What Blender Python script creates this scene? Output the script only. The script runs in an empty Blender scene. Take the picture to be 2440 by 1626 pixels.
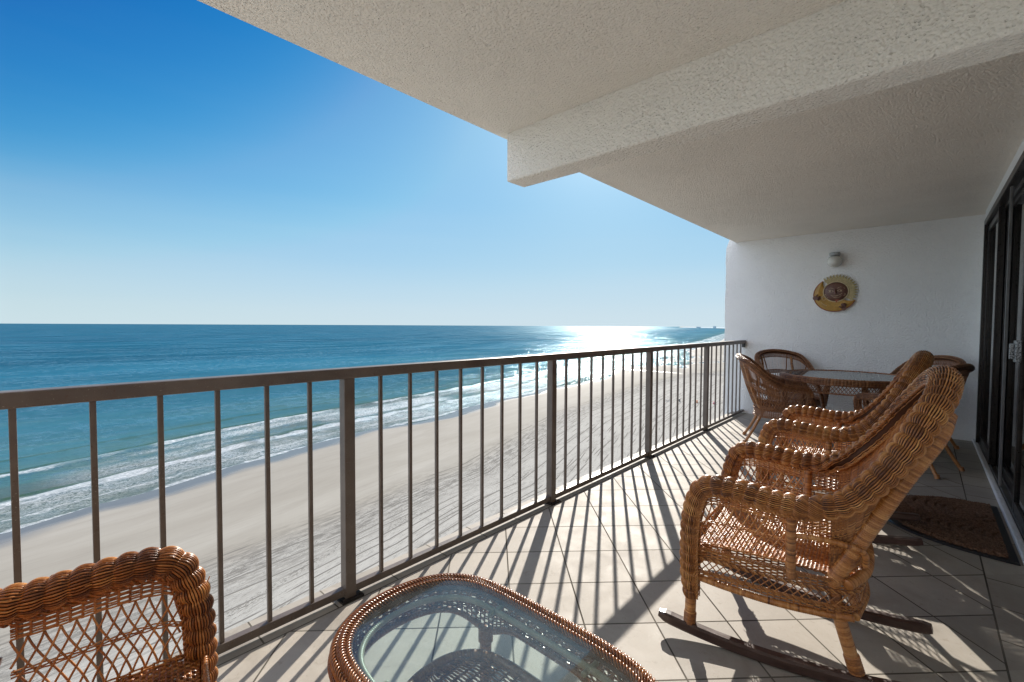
import bpy, bmesh, math, random
import numpy as np
from mathutils import Matrix, Vector
random.seed(7); rng = np.random.default_rng(7)
SC = bpy.context.scene
PI = math.pi
# ------------------------------------------------------------------ camera, sky, sun, exposure
CAM_H = 1.25
CAM_YAW = math.radians(42.6); CAM_PITCH = math.atan(36.7/1069); CAM_ROLL = math.radians(.27)
cam = bpy.data.cameras.new('camera'); camo = bpy.data.objects.new('camera', cam); SC.collection.objects.link(camo)
cam.sensor_width = 36; cam.lens = 1069/2440*36; cam.clip_start = .05; cam.clip_end = 200000
F0 = np.array([math.cos(CAM_YAW), math.sin(CAM_YAW), 0]); R0 = np.array([math.sin(CAM_YAW), -math.cos(CAM_YAW), 0]); U0 = np.array([0,0,1.])
Fv = F0*math.cos(CAM_PITCH)-U0*math.sin(CAM_PITCH); Uv = U0*math.cos(CAM_PITCH)+F0*math.sin(CAM_PITCH)
Rv = R0*math.cos(CAM_ROLL)+Uv*math.sin(CAM_ROLL); Uv = Uv*math.cos(CAM_ROLL)-R0*math.sin(CAM_ROLL)
camo.matrix_world = Matrix(((Rv[0],Uv[0],-Fv[0],0),(Rv[1],Uv[1],-Fv[1],0),(Rv[2],Uv[2],-Fv[2],CAM_H),(0,0,0,1)))
SC.camera = camo
SUN_AZ = math.radians(30.6); SUN_EL = math.radians(27.5)
w = bpy.data.worlds.new('World'); SC.world = w; w.use_nodes = True
nt = w.node_tree; bg = nt.nodes['Background']
sky = nt.nodes.new('ShaderNodeTexSky'); sky.sky_type = 'NISHITA'; sky.sun_disc = False
sky.sun_elevation = SUN_EL; sky.sun_rotation = PI/2-SUN_AZ
sky.altitude = 0; sky.air_density = 1.0; sky.dust_density = 0.35; sky.ozone_density = 3.0
EXPO = 1.3; SKY_S = 0.1
def _curve(sock, k, pts):
    m = nt.nodes.new('ShaderNodeMath'); m.operation = 'MULTIPLY'; m.inputs[1].default_value = k; nt.links.new(sock, m.inputs[0])
    r = nt.nodes.new('ShaderNodeValToRGB'); r.color_ramp.interpolation = 'B_SPLINE'; el = r.color_ramp.elements
    while len(el) < len(pts): el.new(.5)
    for e, (p, v) in zip(el, pts): e.position = p; e.color = (v, v, v, 1)
    nt.links.new(m.outputs[0], r.inputs[0]); return r.outputs[0]
# film-like response per channel: the bright glow round the sun is compressed, deep blue stays deep
_sep = nt.nodes.new('ShaderNodeSeparateColor'); nt.links.new(sky.outputs[0], _sep.inputs[0]); _cmb = nt.nodes.new('ShaderNodeCombineColor')
KS = .09*1.46/3
for i, pts in enumerate((((.055,.000),(.082,.008),(.108,.125),(.19,.29),(.5,.40),(1,.52)), ((.07,.06),(.110,.150),(.17,.43),(.25,.58),(.5,.66),(1,.75)), ((.10,.22),(.19,.53),(.29,.80),(.4,.87),(.7,.90),(1,.93)))):
    nt.links.new(_curve(_sep.outputs[i], KS, pts), _cmb.inputs[i])
_tc = nt.nodes.new('ShaderNodeTexCoord'); _sx = nt.nodes.new('ShaderNodeSeparateXYZ'); nt.links.new(_tc.outputs['Generated'], _sx.inputs[0])
_hz = _curve(_sx.outputs[2], 1.0, ((0,.95),(.05,.72),(.13,.30),(.26,0)))
_mx = nt.nodes.new('ShaderNodeMix'); _mx.data_type = 'RGBA'; nt.links.new(_hz, _mx.inputs[0]); nt.links.new(_cmb.outputs[0], _mx.inputs[6]); _mx.inputs[7].default_value = (.63,.765,.835,1)
# the aureole close round the sun, and faint streaks of high haze near the horizon
_gl = nt.nodes.new('ShaderNodeVectorMath'); _gl.operation = 'DOT_PRODUCT'; nt.links.new(_tc.outputs['Generated'], _gl.inputs[0]); _gl.inputs[1].default_value = (math.cos(SUN_EL)*math.cos(SUN_AZ), math.cos(SUN_EL)*math.sin(SUN_AZ), math.sin(SUN_EL))
_gp = nt.nodes.new('ShaderNodeMath'); _gp.operation = 'POWER'; nt.links.new(_gl.outputs['Value'], _gp.inputs[0]); _gp.inputs[1].default_value = 70
_ga = nt.nodes.new('ShaderNodeMix'); _ga.data_type = 'RGBA'; _ga.blend_type = 'ADD'; nt.links.new(_gp.outputs[0], _ga.inputs[0]); nt.links.new(_mx.outputs[2], _ga.inputs[6]); _ga.inputs[7].default_value = (.30, .29, .26, 1)
_mp = nt.nodes.new('ShaderNodeMapping'); _mp.inputs['Scale'].default_value = (1.2, 1.2, 13); nt.links.new(_tc.outputs['Generated'], _mp.inputs[0])
_nz = nt.nodes.new('ShaderNodeTexNoise'); _nz.inputs['Scale'].default_value = 1.6; _nz.inputs['Detail'].default_value = 5; nt.links.new(_mp.outputs[0], _nz.inputs['Vector'])
_cz = _curve(_nz.outputs[0], 1.0, ((.45,0),(.75,.12))); _ch = _curve(_sx.outputs[2], 1.0, ((0,.6),(.06,1),(.28,0)))
_cm = nt.nodes.new('ShaderNodeMath'); _cm.operation = 'MULTIPLY'; nt.links.new(_cz, _cm.inputs[0]); nt.links.new(_ch, _cm.inputs[1])
_mx = nt.nodes.new('ShaderNodeMix'); _mx.data_type = 'RGBA'; nt.links.new(_cm.outputs[0], _mx.inputs[0]); nt.links.new(_ga.outputs[2], _mx.inputs[6]); _mx.inputs[7].default_value = (.72,.80,.84,1)
_sc = nt.nodes.new('ShaderNodeVectorMath'); _sc.operation = 'SCALE'; _sc.inputs[3].default_value = 1/(SKY_S*2**EXPO); nt.links.new(_mx.outputs[2], _sc.inputs[0])
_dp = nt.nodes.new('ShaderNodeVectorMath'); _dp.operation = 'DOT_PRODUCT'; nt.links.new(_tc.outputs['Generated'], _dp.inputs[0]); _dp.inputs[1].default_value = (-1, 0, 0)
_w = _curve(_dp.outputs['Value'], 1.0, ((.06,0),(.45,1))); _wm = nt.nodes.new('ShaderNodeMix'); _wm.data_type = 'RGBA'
_unseen_fill = nt.nodes.new('ShaderNodeMix'); _unseen_fill.data_type = 'RGBA'; _unseen_fill.blend_type = 'ADD'; _unseen_fill.inputs[0].default_value = 1; nt.links.new(_sc.outputs[0], _unseen_fill.inputs[6]); _unseen_fill.inputs[7].default_value = (5.0, 5.1, 5.2, 1)  # extra brightness added to the out-of-view sky, to fill the interior
nt.links.new(_w, _wm.inputs[0]); nt.links.new(_sc.outputs[0], _wm.inputs[6]); nt.links.new(_unseen_fill.outputs[2], _wm.inputs[7])
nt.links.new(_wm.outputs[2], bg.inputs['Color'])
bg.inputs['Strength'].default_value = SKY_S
sun = bpy.data.lights.new('sun', 'SUN'); sun.energy = 3.1; sun.angle = math.radians(.5); sun.color = (1, .93, .84)
suno = bpy.data.objects.new('sun', sun); SC.collection.objects.link(suno)
sdir = Vector((math.cos(SUN_EL)*math.cos(SUN_AZ), math.cos(SUN_EL)*math.sin(SUN_AZ), math.sin(SUN_EL)))
suno.rotation_euler = sdir.to_track_quat('Z', 'Y').to_euler(); suno.location = (5, 5, 20)
SC.view_settings.view_transform = 'Standard'; SC.view_settings.look = 'None'; SC.view_settings.gamma = 1
SC.view_settings.exposure = EXPO
SC.cycles.max_bounces = 10; SC.cycles.diffuse_bounces = 6; SC.cycles.glossy_bounces = 4; SC.cycles.transmission_bounces = 8
SC.cycles.sample_clamp_indirect = 12
# ------------------------------------------------------------------ node helpers
class NT:
    def __init__(s, name):
        s.m = bpy.data.materials.new(name); s.m.use_nodes = True; s.t = s.m.node_tree
        s.b = s.t.nodes['Principled BSDF']
    def n(s, typ, **kw):
        nd = s.t.nodes.new('ShaderNode'+typ)
        for k, v in kw.items():
            if k.startswith('i_'):
                key = k[2:]; key = int(key) if key.isdigit() else key.replace('_', ' ')
                nd.inputs[key].default_value = v
            else: setattr(nd, k, v)
        return nd
    def l(s, a, b): s.t.links.new(a, b)
    def math(s, op, a, b=None, c=None, clamp=False):
        nd = s.t.nodes.new('ShaderNodeMath'); nd.operation = op; nd.use_clamp = clamp
        for i, v in enumerate((a, b, c)):
            if v is None: continue
            if isinstance(v, (int, float)): nd.inputs[i].default_value = v
            else: s.l(v, nd.inputs[i])
        return nd.outputs[0]
    def ramp(s, fac, stops, interp='LINEAR'):
        nd = s.t.nodes.new('ShaderNodeValToRGB'); nd.color_ramp.interpolation = interp
        el = nd.color_ramp.elements
        while len(el) < len(stops): el.new(.5)
        for e, (p, c) in zip(el, stops):
            e.position = p; e.color = (c, c, c, 1) if isinstance(c, (int, float)) else (*c, 1)
        s.l(fac, nd.inputs[0]); return nd.outputs[0]
    def mix(s, fac, a, b, mode='MIX'):
        nd = s.t.nodes.new('ShaderNodeMix'); nd.data_type = 'RGBA'; nd.blend_type = mode
        if isinstance(fac, (int, float)): nd.inputs[0].default_value = fac
        else: s.l(fac, nd.inputs[0])
        for i, v in ((6, a), (7, b)):
            if isinstance(v, tuple): nd.inputs[i].default_value = (*v, 1)
            else: s.l(v, nd.inputs[i])
        return nd.outputs[2]
    def coord(s, kind='Object', scale=(1,1,1), rot=(0,0,0), loc=(0,0,0)):
        tc = s.t.nodes.new('ShaderNodeTexCoord'); mp = s.t.nodes.new('ShaderNodeMapping')
        mp.inputs['Scale'].default_value = scale; mp.inputs['Rotation'].default_value = rot; mp.inputs['Location'].default_value = loc
        s.l(tc.outputs[kind], mp.inputs[0]); return mp.outputs[0]
    def noise(s, vec, scale, detail=4, rough=.55, out=0, **kw):
        nd = s.t.nodes.new('ShaderNodeTexNoise'); nd.inputs['Scale'].default_value = scale
        nd.inputs['Detail'].default_value = detail; nd.inputs['Roughness'].default_value = rough
        for k, v in kw.items(): nd.inputs[k].default_value = v
        s.l(vec, nd.inputs['Vector']); return nd.outputs[out]
    def voro(s, vec, scale, feature='F1', out=0, rnd=1):
        nd = s.t.nodes.new('ShaderNodeTexVoronoi'); nd.feature = feature; nd.inputs['Scale'].default_value = scale
        nd.inputs['Randomness'].default_value = rnd
        s.l(vec, nd.inputs['Vector']); return nd.outputs[out]
    def bump(s, h, strength=.5, dist=.01, prev=None):
        nd = s.t.nodes.new('ShaderNodeBump'); nd.inputs['Strength'].default_value = strength; nd.inputs['Distance'].default_value = dist
        s.l(h, nd.inputs['Height'])
        if prev is not None: s.l(prev, nd.inputs['Normal'])
        return nd.outputs[0]
    def setp(s, **kw):
        for k, v in kw.items():
            key = k.replace('_', ' '); inp = s.b.inputs[key]
            if isinstance(v, (int, float)): inp.default_value = v
            elif isinstance(v, tuple): inp.default_value = (*v, 1) if len(v) == 3 else v
            else: s.l(v, inp)
        return s.m

# ---- wicker: strands carry a per-strand "tone"
def wicker_mat(name, dark, mid, light, rough=.34, coat=.35):
    N = NT(name)
    at = N.n('Attribute', attribute_name='tone')
    v = N.coord()
    n1 = N.noise(v, 9, 3); n2 = N.noise(v, 140, 2)
    f = N.math('ADD', at.outputs['Fac'], N.math('MULTIPLY', N.math('SUBTRACT', n1, .5), .7))
    f = N.math('ADD', f, N.math('MULTIPLY', N.math('SUBTRACT', n2, .5), .5), clamp=True)
    col = N.ramp(f, [(0, dark), (.45, mid), (1, light)])
    fade = N.ramp(N.noise(v, 3.2, 5, .65), [(.50, 0), (.78, .35)]); g_ = .62*(mid[0]+mid[1])*.5+.02
    col = N.mix(fade, col, (g_*1.55, g_*1.22, g_*.86))
    r = N.math('ADD', N.math('MULTIPLY', n2, .25), rough-.12)
    return N.setp(Base_Color=col, Roughness=r, Coat_Weight=coat, Coat_Roughness=.22, Normal=N.bump(n2, .25, .002))
M = {}
M['wicker'] = wicker_mat('amber wicker', (.12,.034,.008), (.44,.165,.038), (.72,.37,.12))
M['wicker_core'] = wicker_mat('dark wicker core', (.04,.013,.004), (.085,.028,.008), (.13,.045,.014), .6, .0)
M['wicker_table'] = wicker_mat('chestnut wicker', (.09,.026,.007), (.27,.088,.022), (.45,.19,.06), .26, .6)
M['wicker_dark'] = wicker_mat('walnut wicker', (.09,.030,.011), (.29,.115,.040), (.48,.23,.09), .36, .35)
M['cane'] = wicker_mat('honey cane pole', (.20,.075,.02), (.40,.17,.05), (.52,.26,.09), .3, .5)
M['wicker_grey'] = wicker_mat('pale grey cane binding', (.18,.14,.09), (.36,.30,.21), (.50,.44,.33), .45, .2)  # grey-beige cane of the rod under the coffee table glass

def runner_mat():
    N = NT('brown painted runner'); v = N.coord(scale=(4,1,4))
    n = N.noise(v, 12, 5); s = N.noise(N.coord(), 260, 2)
    col = N.mix(N.ramp(n, [(.35,0),(.7,1)]), (.050,.026,.020), (.085,.048,.038))
    col = N.mix(N.ramp(s, [(.72,0),(.76,.7)]), col, (.3,.27,.24))
    return N.setp(Base_Color=col, Roughness=N.ramp(n, [(.3,.28),(.7,.5)]), Coat_Weight=.2)
M['runner'] = runner_mat()

def metal_mat(name, c1, c2, rough=.38, chips=.72):
    N = NT(name); v = N.coord()
    n = N.noise(v, 7, 5); n2 = N.noise(v, 90, 4); sp = N.noise(v, 210, 2)
    col = N.mix(N.ramp(n, [(.35,0),(.68,1)]), c1, c2)
    col = N.mix(N.ramp(sp, [(chips,0),(chips+.04,1)]), col, (.30,.27,.235))
    col = N.mix(N.ramp(n2, [(.63,0),(.70,.7)]), col, (.10,.055,.035))
    return N.setp(Base_Color=col, Roughness=N.math('ADD', N.math('MULTIPLY', n2, .2), rough-.1), Normal=N.bump(n2, .12, .002), Specular_IOR_Level=.5)
M['rail'] = metal_mat('bronze painted rail', (.115,.090,.075), (.165,.135,.113), .40, .69)
M['bronze'] = metal_mat('dark bronze aluminium', (.012,.011,.011), (.024,.021,.020), .3, .80)
M['track'] = metal_mat('weathered sill metal', (.10,.105,.11), (.17,.17,.17), .45, .68)

def stucco_mat(name, col, bump=.9, scale=110, pits=True):
    N = NT(name); v = N.coord()
    b1 = N.noise(v, scale, 2, .5); b2 = N.voro(v, scale*.8, 'SMOOTH_F1'); pv = N.voro(v, scale*.55, 'F1'); ps = N.noise(v, 6, 3)
    pit = N.math('MULTIPLY', N.ramp(pv, [(.14,1),(.26,0)]), N.ramp(ps, [(.40,.25),(.62,1)]))
    b4 = N.voro(v, scale*1.5, 'SMOOTH_F1'); h = N.math('SUBTRACT', N.math('ADD', N.math('MULTIPLY', b1, .3), N.math('ADD', N.math('MULTIPLY', b2, -.9), N.math('MULTIPLY', b4, -.4))), N.math('MULTIPLY', pit, .9 if pits else .15))
    big = N.noise(v, 1.3, 4)
    c = N.mix(N.ramp(big, [(.3,0),(.7,1)]), tuple(x*.92 for x in col), col)
    c = N.mix(N.ramp(N.noise(N.coord(scale=(1,1,.35)), 3.1, 6, .7, Distortion=.8), [(.60,0),(.78,.22)]), c, tuple(x*.72 for x in col))
    return N.setp(Base_Color=c, Roughness=.9, Specular_IOR_Level=.2, Normal=N.bump(h, bump, 1.1/scale))
M['ceil'] = stucco_mat('stippled ceiling paint', (.88,.84,.765), .85, 115)
M['wall'] = stucco_mat('white stucco', (.90,.905,.90), .65, 74, False)
M['beam'] = stucco_mat('stippled beam paint', (.88,.855,.79), .85, 105)
M['white'] = stucco_mat('white painted curb', (.74,.75,.76), .5, 60, False)

TILE = .3048
def floor_mat():
    N = NT('beige porcelain tile')
    g = N.n('NewGeometry'); sep = N.n('SeparateXYZ'); N.l(g.outputs['Position'], sep.inputs[0])
    X, Y = sep.outputs[0], sep.outputs[1]; r = math.sqrt(.5)
    u = N.math('DIVIDE', N.math('SUBTRACT', N.math('MULTIPLY', N.math('ADD', X, Y), r), 2.433), TILE)
    v = N.math('DIVIDE', N.math('ADD', N.math('MULTIPLY', N.math('SUBTRACT', Y, X), r), .690), TILE)
    def joint(a, w):   # 1 in joint
        f = N.math('FRACT', a); d = N.math('MINIMUM', f, N.math('SUBTRACT', 1.0, f))
        return N.math('LESS_THAN', d, w)
    jw = .0034/TILE
    diag = N.math('MAXIMUM', joint(u, jw), joint(v, jw))
    cu = N.math('FLOOR', u); cv = N.math('FLOOR', v)
    # border strips along the edge and along the door
    outer = N.math('GREATER_THAN', Y, 1.872); inner = N.math('LESS_THAN', Y, -.256)
    border = N.math('MAXIMUM', outer, inner)
    xs = N.math('DIVIDE', N.math('ADD', X, N.math('MULTIPLY', inner, .12)), TILE)
    jb = joint(xs, jw); cb = N.math('FLOOR', xs)
    edge = N.math('MAXIMUM', N.math('LESS_THAN', N.math('ABSOLUTE', N.math('SUBTRACT', Y, 1.872)), .0035),
                  N.math('LESS_THAN', N.math('ABSOLUTE', N.math('ADD', Y, .256)), .0035))
    j = N.math('ADD', N.math('MULTIPLY', border, jb), N.math('MULTIPLY', N.math('SUBTRACT', 1.0, border), diag), clamp=True)
    j = N.math('MAXIMUM', j, edge)
    cmb = N.n('CombineXYZ'); N.l(N.math('ADD', cu, N.math('MULTIPLY', border, cb)), cmb.inputs[0]); N.l(N.math('MULTIPLY', cv, N.math('SUBTRACT', 1.0, border)), cmb.inputs[1]); N.l(border, cmb.inputs[2])
    wn = N.n('TexWhiteNoise'); N.l(cmb.outputs[0], wn.inputs['Vector'])
    # stone figure, shifted per tile
    off = N.n('VectorMath', operation='SCALE'); N.l(wn.outputs['Color'], off.inputs[0]); off.inputs[3].default_value = 30
    add = N.n('VectorMath', operation='ADD'); N.l(g.outputs['Position'], add.inputs[0]); N.l(off.outputs[0], add.inputs[1])
    n1 = N.noise(add.outputs[0], 5.5, 6, .62, Distortion=.6); n2 = N.noise(add.outputs[0], 30, 5, .7, Distortion=1.2); n3 = N.noise(g.outputs['Position'], 1.1, 4)
    col = N.ramp(n1, [(.25,(.30,.267,.222)),(.5,(.37,.335,.284)),(.75,(.42,.385,.333))])
    col = N.mix(N.ramp(n2, [(.3,.55),(.42,0)]), col, (.25,.215,.17))
    col = N.mix(N.ramp(n2, [(.60,0),(.72,.5)]), col, (.46,.43,.38))
    tv = N.math('ADD', .88, N.math('MULTIPLY', wn.outputs['Value'], .22))
    hsv = N.n('HueSaturation'); N.l(col, hsv.inputs['Color']); N.l(tv, hsv.inputs['Value'])
    col = N.mix(N.ramp(n3, [(.45,0),(.8,.35)]), hsv.outputs[0], (.28,.255,.215))
    specks = N.ramp(N.noise(g.outputs['Position'], 120, 2), [(.73,0),(.75,.6)])
    col = N.mix(specks, col, (.12,.10,.08))
    col = N.mix(j, col, N.mix(N.ramp(N.noise(g.outputs['Position'], 2.3, 4), [(.38,0),(.62,1)]), (.055,.046,.034), (.15,.135,.11)))
    h = N.math('SUBTRACT', N.math('MULTIPLY', n2, .12), j)
    return N.setp(Base_Color=col, Roughness=N.math('ADD', N.math('MULTIPLY', j, .4), N.ramp(n1, [(.3,.55),(.7,.72)])), Normal=N.bump(h, .5, .0025), Specular_IOR_Level=.25)
M['floor'] = floor_mat()

def simple(name, col, rough=.6, nscale=20, var=.12, **kw):
    N = NT(name); n = N.noise(N.coord(), nscale, 4)
    c = N.mix(N.ramp(n, [(.3,0),(.7,1)]), tuple(x*(1-var) for x in col), tuple(min(1,x*(1+var)) for x in col))
    return N.setp(Base_Color=c, Roughness=rough, Normal=N.bump(n, .1, .002), **kw)

# ------------------------------------------------------------------ object helpers
def tag(o, label=None, cat=None, group=None, kind=None):
    if label: o['label'] = label
    if cat: o['category'] = cat
    if group: o['group'] = group
    if kind: o['kind'] = kind
    return o
def empty(name, loc=(0,0,0), rz=0):
    o = bpy.data.objects.new(name, None); SC.collection.objects.link(o); o.location = loc; o.rotation_euler = (0,0,rz)
    o.empty_display_size = .1; return o
def copy_tree(o, parent=None):
    c = o.copy(); SC.collection.objects.link(c); c.parent = parent
    for ch in o.children: copy_tree(ch, c)
    return c
class Buf:
    def __init__(s): s.V = []; s.F = []; s.T = []; s.n = 0
    def add(s, V, Fs, tone=.5):
        V = np.asarray(V, float).reshape(-1, 3)
        s.V.append(V)
        for F in (Fs if isinstance(Fs, list) else [Fs]):
            s.F.append(np.asarray(F, int) + s.n)
        s.T.append(np.broadcast_to(np.asarray(tone, float), (len(V),)).copy()); s.n += len(V)
    def box(s, a, b, tone=.5):
        x0,y0,z0 = a; x1,y1,z1 = b
        s.add([(x0,y0,z0),(x1,y0,z0),(x1,y1,z0),(x0,y1,z0),(x0,y0,z1),(x1,y0,z1),(x1,y1,z1),(x0,y1,z1)],
              [(0,3,2,1),(4,5,6,7),(0,1,5,4),(1,2,6,5),(2,3,7,6),(3,0,4,7)], tone)
    def build(s, name, mat, parent=None, smooth=True, bevel=0):
        V = np.concatenate(s.V); me = bpy.data.meshes.new(name)
        me.vertices.add(len(V)); me.vertices.foreach_set('co', V.ravel())
        tot = []; lp = []
        for F in s.F:
            F = F.reshape(-1, F.shape[-1]) if F.ndim > 1 else F.reshape(1, -1)
            tot.append(np.full(len(F), F.shape[1])); lp.append(F.ravel())
        tot = np.concatenate(tot); lp = np.concatenate(lp)
        me.loops.add(len(lp)); me.loops.foreach_set('vertex_index', lp)
        st = np.concatenate([[0], np.cumsum(tot)[:-1]])
        me.polygons.add(len(tot)); me.polygons.foreach_set('loop_start', st); me.polygons.foreach_set('loop_total', tot)
        me.polygons.foreach_set('use_smooth', np.full(len(tot), smooth))
        at = me.attributes.new('tone', 'FLOAT', 'POINT'); at.data.foreach_set('value', np.concatenate(s.T))
        me.update(calc_edges=True); me.validate()
        me.materials.append(mat)
        o = bpy.data.objects.new(name, me); SC.collection.objects.link(o); o.parent = parent
        if bevel:
            md = o.modifiers.new('bevel', 'BEVEL'); md.width = bevel; md.segments = 2; md.limit_method = 'ANGLE'
        return o
def nrm(a): return a/np.maximum(np.linalg.norm(a, axis=-1, keepdims=True), 1e-12)
def spline(pts, n, closed=False):
    P = np.asarray(pts, float)
    if closed: Q = np.vstack([P[-1], P, P[0], P[1]])
    else: Q = np.vstack([2*P[0]-P[1], P, 2*P[-1]-P[-2]])
    out = []
    for i in range(1, len(Q)-2):
        t = np.linspace(0, 1, 40, endpoint=False)[:, None]
        a, b, c, d = Q[i-1], Q[i], Q[i+1], Q[i+2]
        out.append(.5*((2*b)+(-a+c)*t+(2*a-5*b+4*c-d)*t*t+(-a+3*b-3*c+d)*t**3))
    out.append(Q[-2][None]); D = np.vstack(out)
    L = np.concatenate([[0], np.cumsum(np.linalg.norm(np.diff(D, axis=0), axis=1))])
    s = np.linspace(0, L[-1], n+1 if closed else n)
    if closed: s = s[:-1]
    return np.stack([np.interp(s, L, D[:, k]) for k in range(3)], 1)
def plen(C): return np.linalg.norm(np.diff(C, axis=0), axis=1).sum()
def grad(P, closed=False):
    if closed: return (np.roll(P, -1, -2)-np.roll(P, 1, -2))
    return np.gradient(P, axis=-2)
def tubes(buf, P, r, sides=5, ref=None, closed=False, tone=.5, cap=False, flat=1.0):
    P = np.asarray(P, float)
    if P.ndim == 2: P = P[None]
    S, n = P.shape[:2]
    T = nrm(grad(P, closed))
    if ref is None:
        m = np.abs(T).mean(axis=(0,1)); a = np.zeros(3); a[np.argmin(m)] = 1; ref = np.broadcast_to(a, P.shape)
    else: ref = np.broadcast_to(ref, P.shape)
    B = nrm(np.cross(T, ref)); Nn = np.cross(B, T)
    th = np.linspace(0, 2*PI, sides, endpoint=False)
    r = np.asarray(r, float)
    if r.ndim == 0: r = np.full((S, n), float(r))
    elif r.ndim == 1: r = np.broadcast_to(r, (S, n))
    V = P[:, :, None, :] + r[:, :, None, None]*(np.cos(th)[None, None, :, None]*Nn[:, :, None, :]*flat + np.sin(th)[None, None, :, None]*B[:, :, None, :])
    idx = np.arange(S*n*sides).reshape(S, n, sides)
    a = idx if closed else idx[:, :-1]; b = np.roll(idx, -1, 1) if closed else idx[:, 1:]
    Fq = np.stack([a, np.roll(a, -1, 2), np.roll(b, -1, 2), b], -1).reshape(-1, 4)
    tn = np.asarray(tone, float)
    if tn.ndim == 0: tv = float(tn)
    elif tn.ndim == 1 and len(tn) == S and S > 1: tv = np.repeat(tn, n*sides)
    elif tn.ndim == 1: tv = np.repeat(np.broadcast_to(tn, (S, n)).ravel(), sides)
    else: tv = np.repeat(tn.ravel(), sides)
    Fs = [Fq]
    if cap and not closed: Fs += [idx[:, 0, ::-1], idx[:, -1, :]]
    buf.add(V, Fs, tv)
def rtone(n, base=.5, sp=.22): return np.clip(base+rng.normal(0, sp, n), 0, 1)
def pole(buf, pts, r, wrap=.0065, tone=.5, sides=12, ref=None, r2=None, dents=.10, raw=False):
    """a pole bound round and round with flat cane"""
    C = spline(pts, 8); L = plen(spline(pts, 60)); nw = max(3, int(L/wrap)); n = nw*4+1
    C = spline(pts, n); ph = np.arange(n)/4.0
    rr = np.linspace(r, r2 if r2 else r, n)*(1-dents+dents*np.abs(np.sin(PI*ph))**.5)
    tn = np.repeat(rtone(nw+1, tone, .16), 4)[:n]
    if raw: rr = np.linspace(r, r2 if r2 else r, n); tn = tone
    tubes(buf, C, rr, sides, ref, tone=tn, cap=True)
def roll(buf, C, ref, R, nw=14, rs=.0028, L=.036, amp=.007, th0=-2.3, th1=2.3, closed=False, tone=.5, core=None, phase=0.0):
    """scalloped rolled edge: fine canes running along the roll and tucked under a stake every L metres"""
    T = nrm(grad(C, closed)); ref = nrm(ref-(ref*T).sum(-1, keepdims=True)*T); B = np.cross(T, ref)
    seg = np.linalg.norm(np.diff(np.vstack([C, C[:1]]) if closed else C, axis=0), axis=1)
    s = np.concatenate([[0], np.cumsum(seg)]); tot = s[-1]; s = s[:len(C)]
    k = max(1, round(tot/L)); q = s/tot*k+phase
    bump = np.abs(np.sin(PI*q))**.55
    R = np.broadcast_to(np.asarray(R, float), (len(C),))
    th = np.linspace(th0, th1, nw)
    P = []; RF = []
    tn = rtone(nw, tone, .16)[:, None] + np.repeat(rng.normal(0, .13, k+3)[None], nw, 0)[:, np.floor(q).astype(int)] + rng.normal(0, .10, (nw, k+3))[:, np.floor(q).astype(int)]
    for t in th:
        d = math.cos(t)*ref + math.sin(t)*B
        bump = np.abs(np.sin(PI*(q+.10*t)))**.7; P.append(C + d*(R + amp*bump)[:, None]); RF.append(d)
    rr = rs*(.72+.42*bump)
    tubes(buf, np.array(P), rr, 5, np.array(RF), closed, tone=np.clip(tn, 0, 1))
    if core is not None: tubes(core, C, R*.90, 14, ref, closed, tone=.35, cap=True)
def braid(buf, C, ref, r=.0026, rb=.0045, L=.03, n=3, closed=False, tone=.45, off=(0,0)):
    T = nrm(grad(C, closed)); ref = nrm(ref-(ref*T).sum(-1, keepdims=True)*T); B = np.cross(T, ref)
    seg = np.linalg.norm(np.diff(np.vstack([C, C[:1]]) if closed else C, axis=0), axis=1)
    s = np.concatenate([[0], np.cumsum(seg)]); tot = s[-1]; s = s[:len(C)]; k = max(1, round(tot/L))
    P = []
    for i in range(n):
        ph = 2*PI*(s/tot*k+i/n)
        P.append(C + ref*(off[0]+rb*np.cos(ph))[:, None] + B*(off[1]+rb*.75*np.sin(ph))[:, None])
    tubes(buf, np.array(P), r, 5, ref, closed, tone=rtone(n, tone, .15))
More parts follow.
